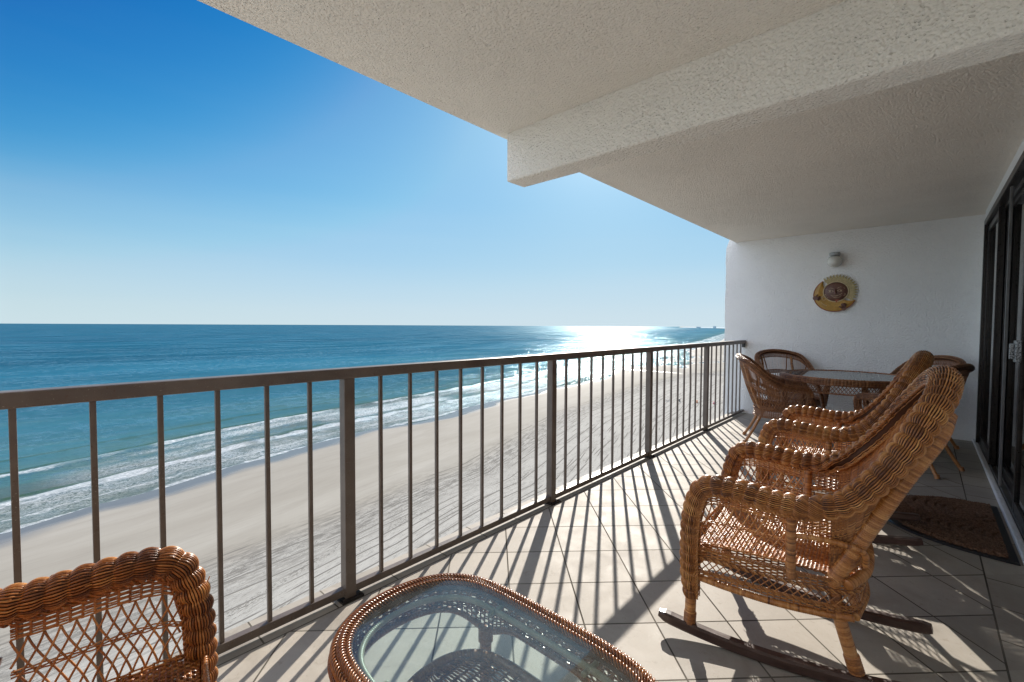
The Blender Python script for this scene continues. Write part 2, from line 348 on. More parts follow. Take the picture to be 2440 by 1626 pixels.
# surface from two rails: S(t,w) = lerp(bottom(t), top(t), w) + bulge
class Surf:
    def __init__(s, bot, top, bulge=0.0):
        s.b = bot; s.t = top; s.n = len(bot); s.bulge = bulge
        s.nr = None
        mid = lambda w: bot+(top-bot)*w
        d = grad(mid(.5)); s.nr = nrm(np.cross(d, top-bot))
    def ev(s, u, w):
        u = np.clip(u, 0, 1)*(s.n-1); i = np.minimum(u.astype(int), s.n-2); f = (u-i)[..., None]
        w = np.asarray(w)[..., None]
        b = s.b[i]*(1-f)+s.b[i+1]*f; t = s.t[i]*(1-f)+s.t[i+1]*f; nn = nrm(s.nr[i]*(1-f)+s.nr[i+1]*f)
        return b+(t-b)*w + nn*s.bulge*(4*w*(1-w)), nn
def weave(buf, S, u0, u1, w0, w1, pitch=.006, stake=.022, r=.0023, amp=.0032, tone=.45, grp=1, stakes=True, gap=1.0):
    uu = np.linspace(u0, u1, 60); A, _ = S.ev(uu, np.full(60, (w0+w1)/2)); Lu = plen(A)
    e0, _ = S.ev(np.array([(u0+u1)/2]), np.array([w0])); e1, _ = S.ev(np.array([(u0+u1)/2]), np.array([w1])); Lw = np.linalg.norm(e1-e0)
    nw = max(2, int(Lw/pitch)); ns = max(2, int(round(Lu/stake))); n = ns*5+1
    u = np.linspace(0, 1, n)
    ws = (np.arange(nw)+.5)/nw
    U = np.broadcast_to(u0+(u1-u0)*u, (nw, n)); W = np.broadcast_to((w0+(w1-w0)*ws)[:, None], (nw, n))
    P, Nn = S.ev(U, W)
    k = (np.arange(nw)//grp) % 2
    off = amp*np.cos(PI*(u[None]*ns + k[:, None]))
    P = P+Nn*off[..., None] + rng.normal(0, .00035, (nw, 1, 3))
    tubes(buf, P, r, 5, Nn, tone=rtone(nw, tone, .17))
    if stakes:
        m = 14; q = np.linspace(w0, w1, m); us = u0+(u1-u0)*(np.arange(ns)+.5)/ns
        P, Nn = S.ev(np.broadcast_to(us[:, None], (ns, m)), np.broadcast_to(q, (ns, m)))
        tubes(buf, P, r*1.25, 5, Nn, tone=rtone(ns, tone-.12, .1))
def lattice(buf, S, u0, u1, w0, w1, n, r=.0026, span=2.0, tone=.5, double=False, sep=.0028):
    """crossing canes that leave the band upright, cross into diamonds and come back upright"""
    m = 26; q = np.linspace(0, 1, m); sm = q*.55+.45*(q*q*(3-2*q))
    P1 = []; R1 = []; du = (u1-u0)/n
    for d in (1, -1):
        for i in range(-int(span)-1, n+int(span)+1):
            for dd in ((-.09, .09) if double else (0,)):
                a = u0+(i+.5+dd)*du; u = a+d*span*du*(sm-.5)
                ok = (u >= u0-1e-6) & (u <= u1+1e-6)
                if ok.sum() < 4: continue
                lo, hi = np.where(ok)[0][[0, -1]]; qq = np.linspace(q[lo], q[hi], m); ux = np.interp(qq, q, u)
                P, Nn = S.ev(ux, w0+(w1-w0)*qq)
                P1.append(P+Nn*d*sep); R1.append(Nn)
    tubes(buf, np.array(P1), r, 5, np.array(R1), tone=rtone(len(P1), tone, .15))
def sub(C, a, b, n):
    i = np.linspace(a*(len(C)-1), b*(len(C)-1), n); k = np.arange(len(C))
    return np.stack([np.interp(i, k, C[:, j]) for j in range(3)], 1)
def mir(P): return [(-x, y, z) for x, y, z in P[::-1]]

# ------------------------------------------------------------------ the balcony
WX = 7.05; SLAB_Y = 2.06; CEIL = 2.475; WALL_Y = -.45; X0 = -1.35; RAIL_Y = 1.92
b = Buf(); b.box((X0, WALL_Y, -.18), (WX, SLAB_Y, 0)); tag(b.build('floor', M['floor'], None, False), kind='structure')
def edged(buf, a, b_, seed):
    buf.box(a, b_)
b = Buf(); b.box((X0, WALL_Y-.02, CEIL), (WX, SLAB_Y, CEIL+.2)); tag(b.build('ceiling', M['ceil'], None, False), kind='structure')
b = Buf(); b.box((2.115, WALL_Y, 2.17), (2.285, SLAB_Y-.06, CEIL+.01))
bo = b.build('ceiling_beam', M['beam'], None, False, .012); tag(bo, 'stippled white concrete beam crossing under the balcony ceiling', 'beam')
# end wall with a wavy hand-trowelled outer edge, bulging at the top
def end_wall():
    zs = np.linspace(-.18, 2.9, 90); y = 2.19 + .003*np.sin(zs*9)+.002*np.sin(zs*23+1)+.0015*np.sin(zs*61)
    y = np.where(zs > 2.40, 2.19-(zs-2.40)*.35, y)
    bb = Buf()
    n = len(zs); V = []
    for k, z in enumerate(zs): V += [(WX, WALL_Y-.0, z), (WX, y[k], z), (WX+.2, y[k]+.004, z), (WX+.2, WALL_Y, z)]
    F = [(4*k+i, 4*k+(i+1) % 4, 4*k+4+(i+1) % 4, 4*k+4+i) for k in range(n-1) for i in range(4)]
    bb.add(V, [np.array(F)[:, ::-1], np.array([(4*n-4, 4*n-3, 4*n-2, 4*n-1)]), np.array([(3,2,1,0)])])
    o = bb.build('end_wall', M['wall'], None, False); tag(o, 'white stucco partition wall closing the far end of the balcony', 'wall')
end_wall()
b = Buf(); b.box((X0-.2, WALL_Y, -.18), (X0, 2.19, 2.9)); tag(b.build('near_partition_wall', M['wall'], None, False), 'unseen white stucco partition wall behind the viewer, set close to bounce sunlight', 'wall')  # unseen wall, placed this near so its sunlit face brightens the balcony
# door wall: piece by the end wall, header over the doors, solid wall behind the camera
DH = 2.37; DX1 = 6.86; DX0 = 2.6
b = Buf(); b.box((DX1, WALL_Y-.16, -.18), (WX+.2, WALL_Y, CEIL)); b.box((DX0, WALL_Y-.16, DH), (DX1, WALL_Y+.012, CEIL)); b.box((X0-.2, WALL_Y-.16, -.18), (DX0, WALL_Y, CEIL+.2))
tag(b.build('house_wall', M['wall'], None, False), 'white painted wall around the sliding doors', 'wall')
# white curb strip and metal sill
b = Buf(); b.box((DX0, WALL_Y+.0, 0), (DX1+.15, WALL_Y+.035, .035)); tag(b.build('door_curb', M['white'], None, False, .008), 'thin white painted curb along the foot of the sliding doors', 'curb')
# room behind the glass
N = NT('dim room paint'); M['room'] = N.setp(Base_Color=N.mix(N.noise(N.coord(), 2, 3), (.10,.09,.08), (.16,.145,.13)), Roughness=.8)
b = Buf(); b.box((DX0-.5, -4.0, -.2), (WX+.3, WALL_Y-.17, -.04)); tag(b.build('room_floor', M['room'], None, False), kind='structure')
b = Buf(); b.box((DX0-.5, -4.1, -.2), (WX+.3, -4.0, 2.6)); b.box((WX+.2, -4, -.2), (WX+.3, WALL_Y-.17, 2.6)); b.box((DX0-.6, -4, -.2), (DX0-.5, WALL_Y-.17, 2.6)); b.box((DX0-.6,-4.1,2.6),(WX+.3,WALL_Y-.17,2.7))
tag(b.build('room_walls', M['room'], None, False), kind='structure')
b = Buf(); b.box((X0-3, -4.2, -28.9), (WX+3, WALL_Y, -.2)); tag(b.build('building_facade', M['wall'], None, False), 'plain white building face below the balcony', 'building')

def glass_mat(name, tint, rough=0.0, thin=True, dirt=.0, gi=1.5):
    N = NT(name); v = N.coord()
    gl = N.n('BsdfGlass', i_IOR=1.45, i_Roughness=rough); gl.inputs['Color'].default_value = (*tint, 1)
    tr = N.n('BsdfTransparent'); tr.inputs['Color'].default_value = (*tint, 1)
    gs = N.n('BsdfGlossy', i_Roughness=.01); fr = N.n('Fresnel'); bf = N.n('NewGeometry'); N.l(N.math('SUBTRACT', gi, N.math('MULTIPLY', bf.outputs['Backfacing'], gi-1/gi)), fr.inputs[0])
    mx = N.n('MixShader'); N.l(fr.outputs[0], mx.inputs[0]); N.l(tr.outputs[0], mx.inputs[1]); N.l(gs.outputs[0], mx.inputs[2])
    out = N.t.nodes['Material Output']; last = mx.outputs[0]
    if dirt:
        df = N.n('BsdfDiffuse'); df.inputs['Color'].default_value = (.75,.8,.85,1)
        sc = N.noise(N.coord(scale=(1,1,1)), 7, 6, .7, Distortion=2.0); st = N.noise(N.coord(scale=(9,90,1), rot=(0,0,.7)), 3, 3)
        st2 = N.noise(N.coord(scale=(90,7,1), rot=(0,0,.5)), 3, 3); sp = N.noise(N.coord(), 170, 2)
        f = N.math('MULTIPLY', N.ramp(sc, [(.35,.25),(.7,1)]), dirt)
        f = N.math('ADD', f, N.math('MULTIPLY', N.ramp(st, [(.66,0),(.72,1)]), .07))
        f = N.math('ADD', f, N.math('MULTIPLY', N.ramp(st2, [(.67,0),(.73,1)]), .06))
        f = N.math('ADD', f, N.math('MULTIPLY', N.ramp(sp, [(.70,0),(.74,1)]), .25), clamp=True)
        m2 = N.n('MixShader'); N.l(f, m2.inputs[0]); N.l(last, m2.inputs[1]); N.l(df.outputs[0], m2.inputs[2]); last = m2.outputs[0]
    N.l(last, out.inputs['Surface']); return N.m
M['door_glass'] = glass_mat('tinted door glass', (.35,.36,.36), gi=2.3)
M['table_glass'] = glass_mat('table glass', (.86,.94,.93), dirt=.035)

def sliding_door():
    root = empty('sliding_door', ((DX0+DX1)/2, WALL_Y, 0)); ox = (DX0+DX1)/2
    tag(root, 'dark bronze framed sliding glass door with grey metal sill', 'sliding door')
    def L(bb): 
        for V in bb.V: V[:, 0] -= ox; V[:, 1] -= WALL_Y
        return bb
    f = Buf(); f.box((DX1-.05, WALL_Y-.14, .01), (DX1+.005, WALL_Y+.02, DH)); f.box((DX0, WALL_Y-.14, DH-.05), (DX1-.05, WALL_Y+.02, DH+.004))
    f.box((DX1-.075, WALL_Y-.06, .01), (DX1-.05, WALL_Y-.045, DH-.05)); f.box((DX1-.085, WALL_Y-.10, .01), (DX1-.05, WALL_Y-.09, DH-.05))
    f.box((DX0, WALL_Y-.05, DH-.085), (DX1-.05, WALL_Y-.035, DH-.05)); f.box((DX0, WALL_Y-.1, DH-.09), (DX1-.05, WALL_Y-.085, DH-.05))
    L(f).build('door_frame', M['bronze'], root, False, .003)
    s = Buf(); s.box((DX0, WALL_Y-.15, .0), (DX1-.05, WALL_Y-.001, .022))
    for yy in (-.005, -.045, -.085, -.125): s.box((DX0, WALL_Y+yy-.006, .022), (DX1-.05, WALL_Y+yy, .042 if yy > -.01 else .034))
    L(s).build('door_sill', M['track'], root, False)
    def panel(x0, x1, y, name, handle=False):
        p = Buf(); t = .032; sw = .055
        p.box((x0, y-t/2, .03), (x0+sw, y+t/2, DH-.06)); p.box((x1-sw, y-t/2, .03), (x1, y+t/2, DH-.06))
        p.box((x0+sw, y-t/2+.002, .03), (x1-sw, y+t/2-.002, .11)); p.box((x0+sw, y-t/2+.002, DH-.12), (x1-sw, y+t/2-.002, DH-.06))
        p.box((x0-.004, y+t/2, .035), (x0+.012, y+t/2+.012, DH-.065)); p.box((x0+.03, y+t/2, .035), (x0+.038, y+t/2+.007, DH-.065))
        po = L(p).build('door_panel', M['bronze'], root, False, .002)
        g = Buf(); g.box((x0+sw, y-.003, .11), (x1-sw, y+.003, DH-.12)); L(g).build('pane', M['door_glass'], po, False)
        return po
    panel(5.78, DX1-.055, WALL_Y-.025, 'a'); panel(4.60, 5.84, WALL_Y-.068, 'b'); p3 = panel(3.1, 4.66, WALL_Y-.110, 'c')
    p4 = panel(2.7, 4.42, WALL_Y+.005-.03, 'd')
    # bright strip of a screen door stile
    st = Buf(); st.box((5.02, WALL_Y-.012, .04), (5.045, WALL_Y+.006, DH-.06)); L(st).build('screen_stile', M['track'], root, False, .003)
    h = Buf(); h.box((4.27, WALL_Y-.006, 1.03), (4.36, WALL_Y+.022, 1.17)); h.box((4.30, WALL_Y+.022, 1.05), (4.325, WALL_Y+.045, 1.15))
    L(h).build('lock_plate', M['speck'], root, False, .004)
M['speck'] = (lambda N: N.setp(Base_Color=N.mix(N.ramp(N.noise(N.coord(), 160, 3), [(.45,0),(.55,1)]), (.05,.055,.06), (.4,.42,.43)), Roughness=.4))(NT('speckled lock plate'))
sliding_door()

# ------------------------------------------------------------------ railing
def railing():
    root = empty('balcony_railing', (0, RAIL_Y, 0)); tag(root, 'bronze painted metal railing along the open side of the balcony', 'railing')
    h = Buf(); h.box((X0+.02, -.030, 1.008), (WX-.004, .032, 1.056)); o = h.build('handrail', M['rail'], root, False, .006)
    k = Buf(); k.box((WX-.035, -.02, .955), (WX-.004, .02, 1.008)); k.build('wall_bracket', M['bronze'], root, False, .002)
    br = Buf()
    posts = [.985+1.52*i for i in range(-1, 4)]
    ends = [X0+.03]+[p for p in posts]+[WX-.004]
    for a, c in zip(ends[:-1], ends[1:]):
        br.box((a+.0245, -.016, .018), (c-(.0245 if c < WX-.01 else 0), .016, .052))
    br.build('bottom_rail', M['rail'], root, False, .002)
    pb = Buf(); pb.box((-.025, -.025, .004), (.025, .025, 1.009)); p0 = pb.build('post', M['rail'], root, False, .003)
    pl = Buf(); pl.box((-.052, -.046, 0.001), (.052, .046, .009))
    for sx in (-.038, .038):
        for sy in (-.034, .034): tubes(pl, [(sx, sy, .008), (sx, sy, .017)], .007, 6, cap=True)
    q0 = pl.build('base_plate', M['bronze'], p0, False)
    p0.location = (posts[0], 0, 0)
    for x in posts[1:]:
        p = copy_tree(p0, root); p.location = (x, 0, 0)
    bb = Buf(); bb.box((-.008, -.008, .051), (.008, .008, 1.009)); b0 = bb.build('baluster', M['rail'], root, False, .0015)
    xs = [p+.1689*i for p in [posts[0]-1.52]+posts for i in range(1, 9) if X0+.1 < p+.1689*i < WX-.1]
    b0.location = (xs[0], 0, 0)
    for i, x in enumerate(xs[1:]):
        c = b0.copy(); SC.collection.objects.link(c); c.parent = root; c.location = (x, 0, 0)
        if abs(x-5.04) < .09:   # one baluster is bent
            zs = np.linspace(.051, 1.009, 24); q = Buf(); C = np.stack([.016*np.exp(-((zs-.55)/.22)**2), 0*zs, zs], 1)
            me = bpy.data.meshes.new('baluster'); tubes(q, C, .0113, 4, np.array([1.,1,0])); t = q.build('baluster', M['rail'], root, False)
            t.location = (x, 0, 0); bpy.data.objects.remove(c)
            t['label'] = 'baluster bent out of line at mid height'
railing()

# ------------------------------------------------------------------ wicker rocking chair
def rocker_chair(name, runners=True):
    root = empty(name)
    Rr = .030
    right = [(.322,.262,.585),(.322,.238,.625),(.322,.19,.642),(.322,.10,.640),(.324,-.02,.628),(.324,-.12,.634),(.322,-.20,.668),(.318,-.27,.745),(.300,-.335,.842),(.262,-.385,.935),(.200,-.428,1.012),(.110,-.452,1.060),(0,-.46,1.075)]
    post = [(.300,.285,.165),(.306,.290,.26),(.314,.290,.38),(.320,.283,.50)]
    rimR = post+right; full = rimR+mir(rimR)[1:]
    n = 900; C = spline(full, n)
    top = spline(right+mir(right)[1:], 500)
    baseR = [(.290,.262,.372),(.286,.20,.372),(.280,.10,.372),(.272,0,.374),(.262,-.07,.378),(.250,-.13,.384),(.225,-.185,.39),(.185,-.222,.395),(.13,-.242,.398),(.065,-.25,.40),(0,-.252,.40)]
    base = spline(baseR+mir(baseR)[1:], 500)
    # match base to rim by control-point stations so the side panels stay upright
    def station(C, y, side=0):
        h = C[:250]; return np.argmin(np.abs(h[:, 1]-y))/499
    tM = station(top, -.055); bM = station(base, -.045)
    ta = np.linspace(0, 1, 600)
    mt = np.interp(ta, [0, .26, .40, .60, .74, 1], [0, tM, tM+.07, 1-tM-.07, 1-tM, 1])
    mb = np.interp(ta, [0, .26, .40, .60, .74, 1], [0, bM, .34, .66, 1-bM, 1])
    k = np.arange(500)/499
    T_ = np.stack([np.interp(mt, k, top[:, j]) for j in range(3)], 1); B_ = np.stack([np.interp(mb, k, base[:, j]) for j in range(3)], 1)
    S = Surf(B_, T_, 0)
    # direction away from the seat for the roll
    ctr = np.array([0, .0, .42]); out = C-ctr
    out = np.stack([np.where(C[:, 2] < .56, 0*C[:, 0], 0*C[:, 0]), 0*C[:, 1], 0*C[:, 2]], 1)
    armness = np.clip((C[:, 1]+.15)/.1, 0, 1)[:, None]
    down = np.array([0, 0, 1.])
    fr = np.clip((.60-C[:, 2])/.06, 0, 1)[:, None]*np.clip((C[:, 1]-.2)/.03, 0, 1)[:, None]
    backv = nrm(np.stack([C[:, 0]*.9, -.30+0*C[:, 0], (C[:, 2]-.62)*1.2+.12], 1))
    ref = nrm((1-armness)*backv + armness*((1-fr)*down + fr*np.array([0, 1, .0])))
    rad = np.interp(np.arange(n)/(n-1), [0, .03, .16, .30, .5, .70, .84, .97, 1], [.019, .026, .028, .031, .034, .031, .028, .026, .019])
    ar = Buf(); co = Buf()
    roll(ar, C, ref, rad, 32, .00215, .039, .0095, -2.85, 2.85, core=co, tone=.52)
    Tn = nrm(grad(C)); rf = nrm(ref-(ref*Tn).sum(-1, keepdims=True)*Tn); Bn = np.cross(Tn, rf)
    for sg in (-1, 1):
        edge = C - rf*(rad*.82)[:, None] + Bn*sg*(rad*.75)[:, None]
        braid(ar, edge, ref, .0026, .0045, .032, 3)
        braid(ar, edge-rf*.010, ref, .0024, .0038, .028, 2)
    fi = rng.integers(20, n-20, 46); fP = []
    for k_ in fi:
        a_ = rng.uniform(-1.9, 1.9); d_ = math.cos(a_)*rf[k_]+math.sin(a_)*Bn[k_]; p0 = C[k_]+d_*(rad[k_]+.004)
        e_ = nrm((Tn[k_]*rng.choice([-1, 1])+d_*rng.uniform(.3, 1.0))[None])[0]*rng.uniform(.008, .020); fP.append([p0, p0+e_*.55+d_*.001, p0+e_])
    tubes(ar, np.array(fP), .0013, 4, tone=rtone(len(fP), .75, .15))
    o = ar.build('rolled_edge', M['wicker'], root); co.build('edge_core', M['wicker_core'], o)
    # back panel
    bk = Buf(); weave(bk, S, .36, .64, .0, .97, .0062, .020, .0024, .0030, .42)
    weave(bk, S, .285, .36, .55, .97, .0062, .020, .0024, .0030, .42); weave(bk, S, .64, .715, .55, .97, .0062, .020, .0024, .0030, .42)
    bk.build('backrest', M['wicker'], root)
    # side panels
    for (a, c) in ((.012, .26), (.74, .988)):
        sp = Buf()
        weave(sp, S, a, c, .70, .95, .0052, .022, .0023, .0030, .5)
        lattice(sp, S, a, c, .10, .70, 12, .0025, 3.0, .55)
        weave(sp, S, a, c, .40, .46, .0045, .016, .0020, .0028, .5, stakes=False)
        weave(sp, S, a, c, .0, .11, .0050, .022, .0023, .0030, .5)
        # wing between arm and back
        d0, d1 = (c, .29) if a < .5 else (.71, a)
        weave(sp, S, d0, d1, .84, .97, .0056, .020, .0023, .0030, .42)
        sp.build('side_panel', M['wicker'], root)
    # seat
    st = Buf(); m = 60; ys = np.linspace(.285, -.235, m)
    def seat_edge(sg):
        xw = np.interp(ys, [-.24,-.19,-.13,0,.26], [.17,.235,.255,.272,.288]); z = .385+.010*np.cos(ys*8)-.012*np.clip((ys-.2)/.08, 0, 1)**2
        return np.stack([sg*xw, ys, z], 1)
    SS = Surf(seat_edge(-1), seat_edge(1), -.012); weave(st, SS, 0, 1, .0, 1.0, .0070, .0125, .0033, .0030, .45)
    st.build('seat', M['wicker'], root)
    # seat frame, apron, stretchers
    ringR = [(.305,.285),(.300,.20),(.292,.08),(.280,-.05),(.262,-.15),(.235,-.215),(.17,-.250),(0,-.262)]
    ring = [(x, y) for x, y in ringR]+[(-x, y) for x, y in ringR[::-1][1:]]+[(-.2,.292),(0,.296),(.2,.292)]
    def ringc(z, grow=0, n=420): return spline([(x*(1+grow), y*(1+grow), z) for x, y in ring], n, True)
    ap = Buf(); up = np.array([0, 0, 1.])
    A = ringc(.368); Bq = ringc(.262, .012); AP = Surf(np.vstack([Bq, Bq[:1]]), np.vstack([A, A[:1]]), 0)
    AP.nr = np.vstack([AP.nr[:-1], AP.nr[:1]])
    weave(ap, AP, 0, 1, .74, 1.0, .0050, .020, .0024, .003, .42)
    lattice(ap, AP, 0, 1, .12, .74, 84, .0023, 2.0, .4)
    weave(ap, AP, 0, 1, .0, .18, .0050, .020, .0024, .003, .42)
    rr = np.broadcast_to(up, A.shape)
    for zz, g in ((.376, .016), (.336, .016), (.285, .022)): braid(ap, ringc(zz, g), rr, .0027, .0052, .03, 3, True)
    aobj = ap.build('apron', M['wicker'], root)
    for seg in ([(.300,.285,.252),(.298,.15,.246),(.285,0,.243),(.262,-.13,.246),(.235,-.235,.252)],):
        for sg in (1, -1):
            q = Buf(); pole(q, [(sg*x, y, z) for x, y, z in seg], .013, tone=.5); q.build('stretcher', M['wicker'], root)
    q = Buf(); pole(q, [(-.285,.292,.256),(0,.295,.25),(.285,.292,.256)], .013); q.build('stretcher', M['wicker'], root)
    q = Buf(); pole(q, [(-.225,-.24,.252),(0,-.268,.25),(.225,-.24,.252)], .013); q.build('stretcher', M['wicker'], root)
    q = Buf(); pole(q, [(-.255,-.215,.37),(-.15,-.262,.385),(0,-.272,.388),(.15,-.262,.385),(.255,-.215,.37)], .018); q.build('seat_rail', M['wicker'], root)
    # back poles, arm posts, curved brace
    for sg in (1, -1):
        q = Buf(); pole(q, [(sg*.235,-.165,.345),(sg*.246,-.250,.54),(sg*.252,-.345,.75),(sg*.225,-.425,.90),(sg*.17,-.452,.975)], .027, .007, .5)
        q.build('back_pole', M['wicker'], root)
        q = Buf(); pole(q, [(sg*.281,-.052,.35),(sg*.300,-.052,.48),(sg*.316,-.052,.605)], .0165, .0055, .42)
        q.build('arm_post', M['wicker'], root)
        q = Buf(); pole(q, [(sg*.300,-.065,.515),(sg*.304,-.12,.525),(sg*.294,-.20,.522),(sg*.268,-.255,.50),(sg*.250,-.262,.45)], .0105, .006, .5)
        q.build('arm_brace', M['wicker'], root)
    zb = .052 if runners else .0
    for sg in (1, -1):
        q = Buf(); pole(q, [(sg*.300,.285,.20),(sg*.302,.286,.12),(sg*.304,.288,zb+.004)], .0215, .0062, .6); pole(q, [(sg*.302,.286,zb+.05),(sg*.304,.288,zb+.002)], .0245, .008, .3)
        q.build('leg', M['wicker'], root)
        q = Buf(); pole(q, [(sg*.235,-.170,.37),(sg*.232,-.195,.24),(sg*.222,-.245,zb+.012)], .0215, .0062, .5); pole(q, [(sg*.225,-.23,zb+.065),(sg*.221,-.248,zb+.006)], .0255, .008, .3)
        q.build('leg', M['wicker'], root)
    if runners:
        for sg in (1, -1):
            ys = np.linspace(.405, -.475, 40); x = np.interp(ys, [-.475, .405], [.207, .325]); z = .018+.24*(ys-.01)**2
            Cc = np.stack([sg*x, ys, z+.006], 1); q = Buf()
            prof = [(-.017,-.020),(.017,-.020),(.021,-.012),(.021,.012),(.013,.020),(-.013,.020),(-.021,.012),(-.021,-.012)]
            T = nrm(grad(Cc)); Bz = nrm(np.cross(T, up)); U = np.cross(Bz, T)
            V = np.stack([Cc+Bz*px+U*pz for px, pz in prof], 1)
            sc = np.ones(40); sc[0] = .55; sc[-1] = .75; sc[1] = .9; sc[-2] = .97
            V = Cc[:, None]+(V-Cc[:, None])*sc[:, None, None]
            idx = np.arange(40*8).reshape(40, 8)
            F = np.stack([idx[:-1], np.roll(idx[:-1], -1, 1), np.roll(idx[1:], -1, 1), idx[1:]], -1).reshape(-1, 4)
            q.add(V, [F[:, ::-1], idx[:1], idx[-1:, ::-1]]); ro = q.build('rocker_runner', M['runner'], root, False, .0)
    return root
ch = rocker_chair('rocking_chair'); ch.location = (2.12, .405, 0); ch.rotation_euler = (0, 0, math.radians(4.5))
tag(ch, 'amber wicker rocking chair with brown runners nearest the viewer on the right', 'rocking chair', 'wicker rocking chairs in a row')
c2 = copy_tree(ch); c2.location = (3.49, .46, 0); c2.rotation_euler = (0, 0, math.radians(2))
tag(c2, 'amber wicker rocking chair between the nearer rocker and the dining set', 'rocking chair', 'wicker rocking chairs in a row')
c3 = copy_tree(ch); c3.name = 'wicker_armchair'; c3.location = (-.04, 1.148, 0); c3.rotation_euler = (0, 0, math.radians(-100.3))
tag(c3, 'glossy amber wicker armchair beside the railing, cut off at the lower left', 'armchair')
if 'group' in c3: del c3['group']
for k_ in c3.children:
    if k_.name.startswith('arm_post'): k_.location = (0, -.055, 0)

# ------------------------------------------------------------------ oval glass-topped coffee table
def stadium(hx, hy, z, n, k=2.6):
    t = np.linspace(0, 2*PI, 721)[:-1]; r = min(hx, hy)
    st = hy-hx
    P = np.stack([hx*np.sign(np.cos(t))*np.abs(np.cos(t))**(2/2.25), hx*np.sign(np.sin(t))*np.abs(np.sin(t))**(2/2.25)+st*np.tanh(np.sin(t)*5), 0*t+z], 1)
    Q = np.vstack([P, P[:1]]); L = np.concatenate([[0], np.cumsum(np.linalg.norm(np.diff(Q, axis=0), axis=1))])
    s = np.linspace(0, L[-1], n, endpoint=False); return np.stack([np.interp(s, L, Q[:, j]) for j in range(3)], 1)
def glass_disc(P, th, mat, name, parent):
    n = len(P); V = np.vstack([P, P+[0, 0, th]]); i = np.arange(n); j = (i+1) % n
    q = Buf(); q.add(V, [np.stack([i, j, j+n, i+n], 1), (i+n)[None], i[::-1][None]]); return q.build(name, mat, parent, False)
def coffee_table():
    root = empty('coffee_table', (.722, .74, 0)); tag(root, 'oval wicker coffee table with a scratched glass top', 'coffee table')
    hx, hy, zt = .236, .405, .435
    rim = stadium(hx, hy, zt, 1100); ref = nrm(rim*[1, 1, 0]); T = nrm(grad(rim, True))
    outv = nrm(np.stack([T[:, 1], -T[:, 0], 0*T[:, 0]], 1)); outv = np.where((outv*ref).sum(1, keepdims=True) < 0, -outv, outv)
    q = Buf(); co = Buf(); up = np.broadcast_to(np.array([0, 0, 1.]), rim.shape)
    tubes(co, rim, .0195, 12, up, True, tone=.3)
    # thick plait: three bands of diagonal canes over the rim
    for (o1, z1, nn, rb, rs, LL) in ((.005, .014, 6, .0125, .0025, .060), (.021, .006, 5, .0110, .0025, .056), (-.012, .012, 5, .0095, .0024, .050), (.026, -.014, 5, .0095, .0025, .052)):
        braid(q, rim+outv*o1+up*z1, up, rs, rb, LL, nn, True, tone=.5)
    wv = stadium(hx+.022, hy+.022, zt-.02, 700); wl = stadium(hx+.010, hy+.010, zt-.085, 700)
    SO = Surf(np.vstack([wl, wl[:1]]), np.vstack([wv, wv[:1]]), .004); SO.nr = np.vstack([SO.nr[:-1], SO.nr[:1]])
    weave(q, SO, 0, 1, 0, 1, .0056, .030, .0026, .0045, .5)
    r = q.build('plaited_rim', M['wicker_table'], root); co.build('rim_core', M['wicker_core'], r)
    glass_disc(stadium(hx-.010, hy-.010, zt+.012, 260), .008, M['table_glass'], 'glass_top', root)
    # support rod below the glass
    q = Buf(); rod = stadium(hx-.040, hy-.040, zt-.020, 900); s = np.arange(900)
    tubes(q, rod, .0075*(1+.16*np.abs(np.sin(s*PI/3))), 8, np.broadcast_to(np.array([0,0,1.]), rod.shape), True, tone=.6)
    for (x, y) in ((hx-.03, .16), (-hx+.03, .16), (hx-.03, -.16), (-hx+.03, -.16)): pole(q, [(x*.8, y, zt-.02), (x*1.08, y*1.02, zt-.02)], .007)
    q.build('support_rod', M['wicker_grey'], root)
    # apron: open loops, tight band, arched lower rail between the legs
    LEG = [(.205, .215), (-.205, .215), (-.205, -.215), (.205, -.215)]
    top = stadium(hx-.004, hy-.004, zt-.012, 800)
    lo = stadium(hx-.018, hy-.018, 0, 800)
    ang = np.arctan2(lo[:, 1], lo[:, 0]); la = [math.atan2(y, x) for x, y in LEG]
    dist = np.min([np.abs((ang-a+PI) % (2*PI)-PI) for a in la], 0)
    zlow = .365 - .040*np.exp(-(dist/.20)**2)
    lo[:, 2] = zlow
    AS = Surf(np.vstack([lo, lo[:1]]), np.vstack([top, top[:1]]), 0); AS.nr = np.vstack([AS.nr[:-1], AS.nr[:1]])
    q = Buf(); lattice(q, AS, 0, 1, .50, 1.0, 70, .0028, 1.0, .5, double=True); weave(q, AS, 0, 1, .08, .52, .0050, .016, .0022, .003, .4)
    L2 = lo.copy(); tubes(q, L2, .0085*(1+.13*np.abs(np.sin(np.arange(800)*PI/2.5))), 8, np.broadcast_to(np.array([0,0,1.]), lo.shape), True, tone=.4)
    q.build('apron', M['wicker_table'], root)
    for (x, y) in LEG:
        q = Buf(); pole(q, [(x, y, .335), (x*.98, y*.98, .16), (x*1.04, y*1.04, 0.002)], .018, .006, .45); pole(q, [(x*1.0, y*1.0, .338), (x, y, .295)], .023, .006, .65); pole(q, [(x*1.03, y*1.03, .04), (x*1.04, y*1.04, .001)], .021, .006, .35)
        q.build('leg', M['wicker_table'], root)
    ed = stadium(.160, .225, .315, 500); q = Buf(); tubes(q, ed, .014*(1+.07*np.abs(np.sin(np.arange(500)*PI/2.5))), 10, np.broadcast_to(np.array([0,0,1.]), ed.shape), True, tone=rtone(500, .5, .12))
    h = 250; a = ed[:h]; bq = ed[h:][::-1]
    yy = np.linspace(-.219, .219, 60)
    def xat(y): 
        m = ed[:, 0] > 0; o = np.argsort(ed[m][:, 1]); return np.interp(y, ed[m][o][:, 1], ed[m][o][:, 0])
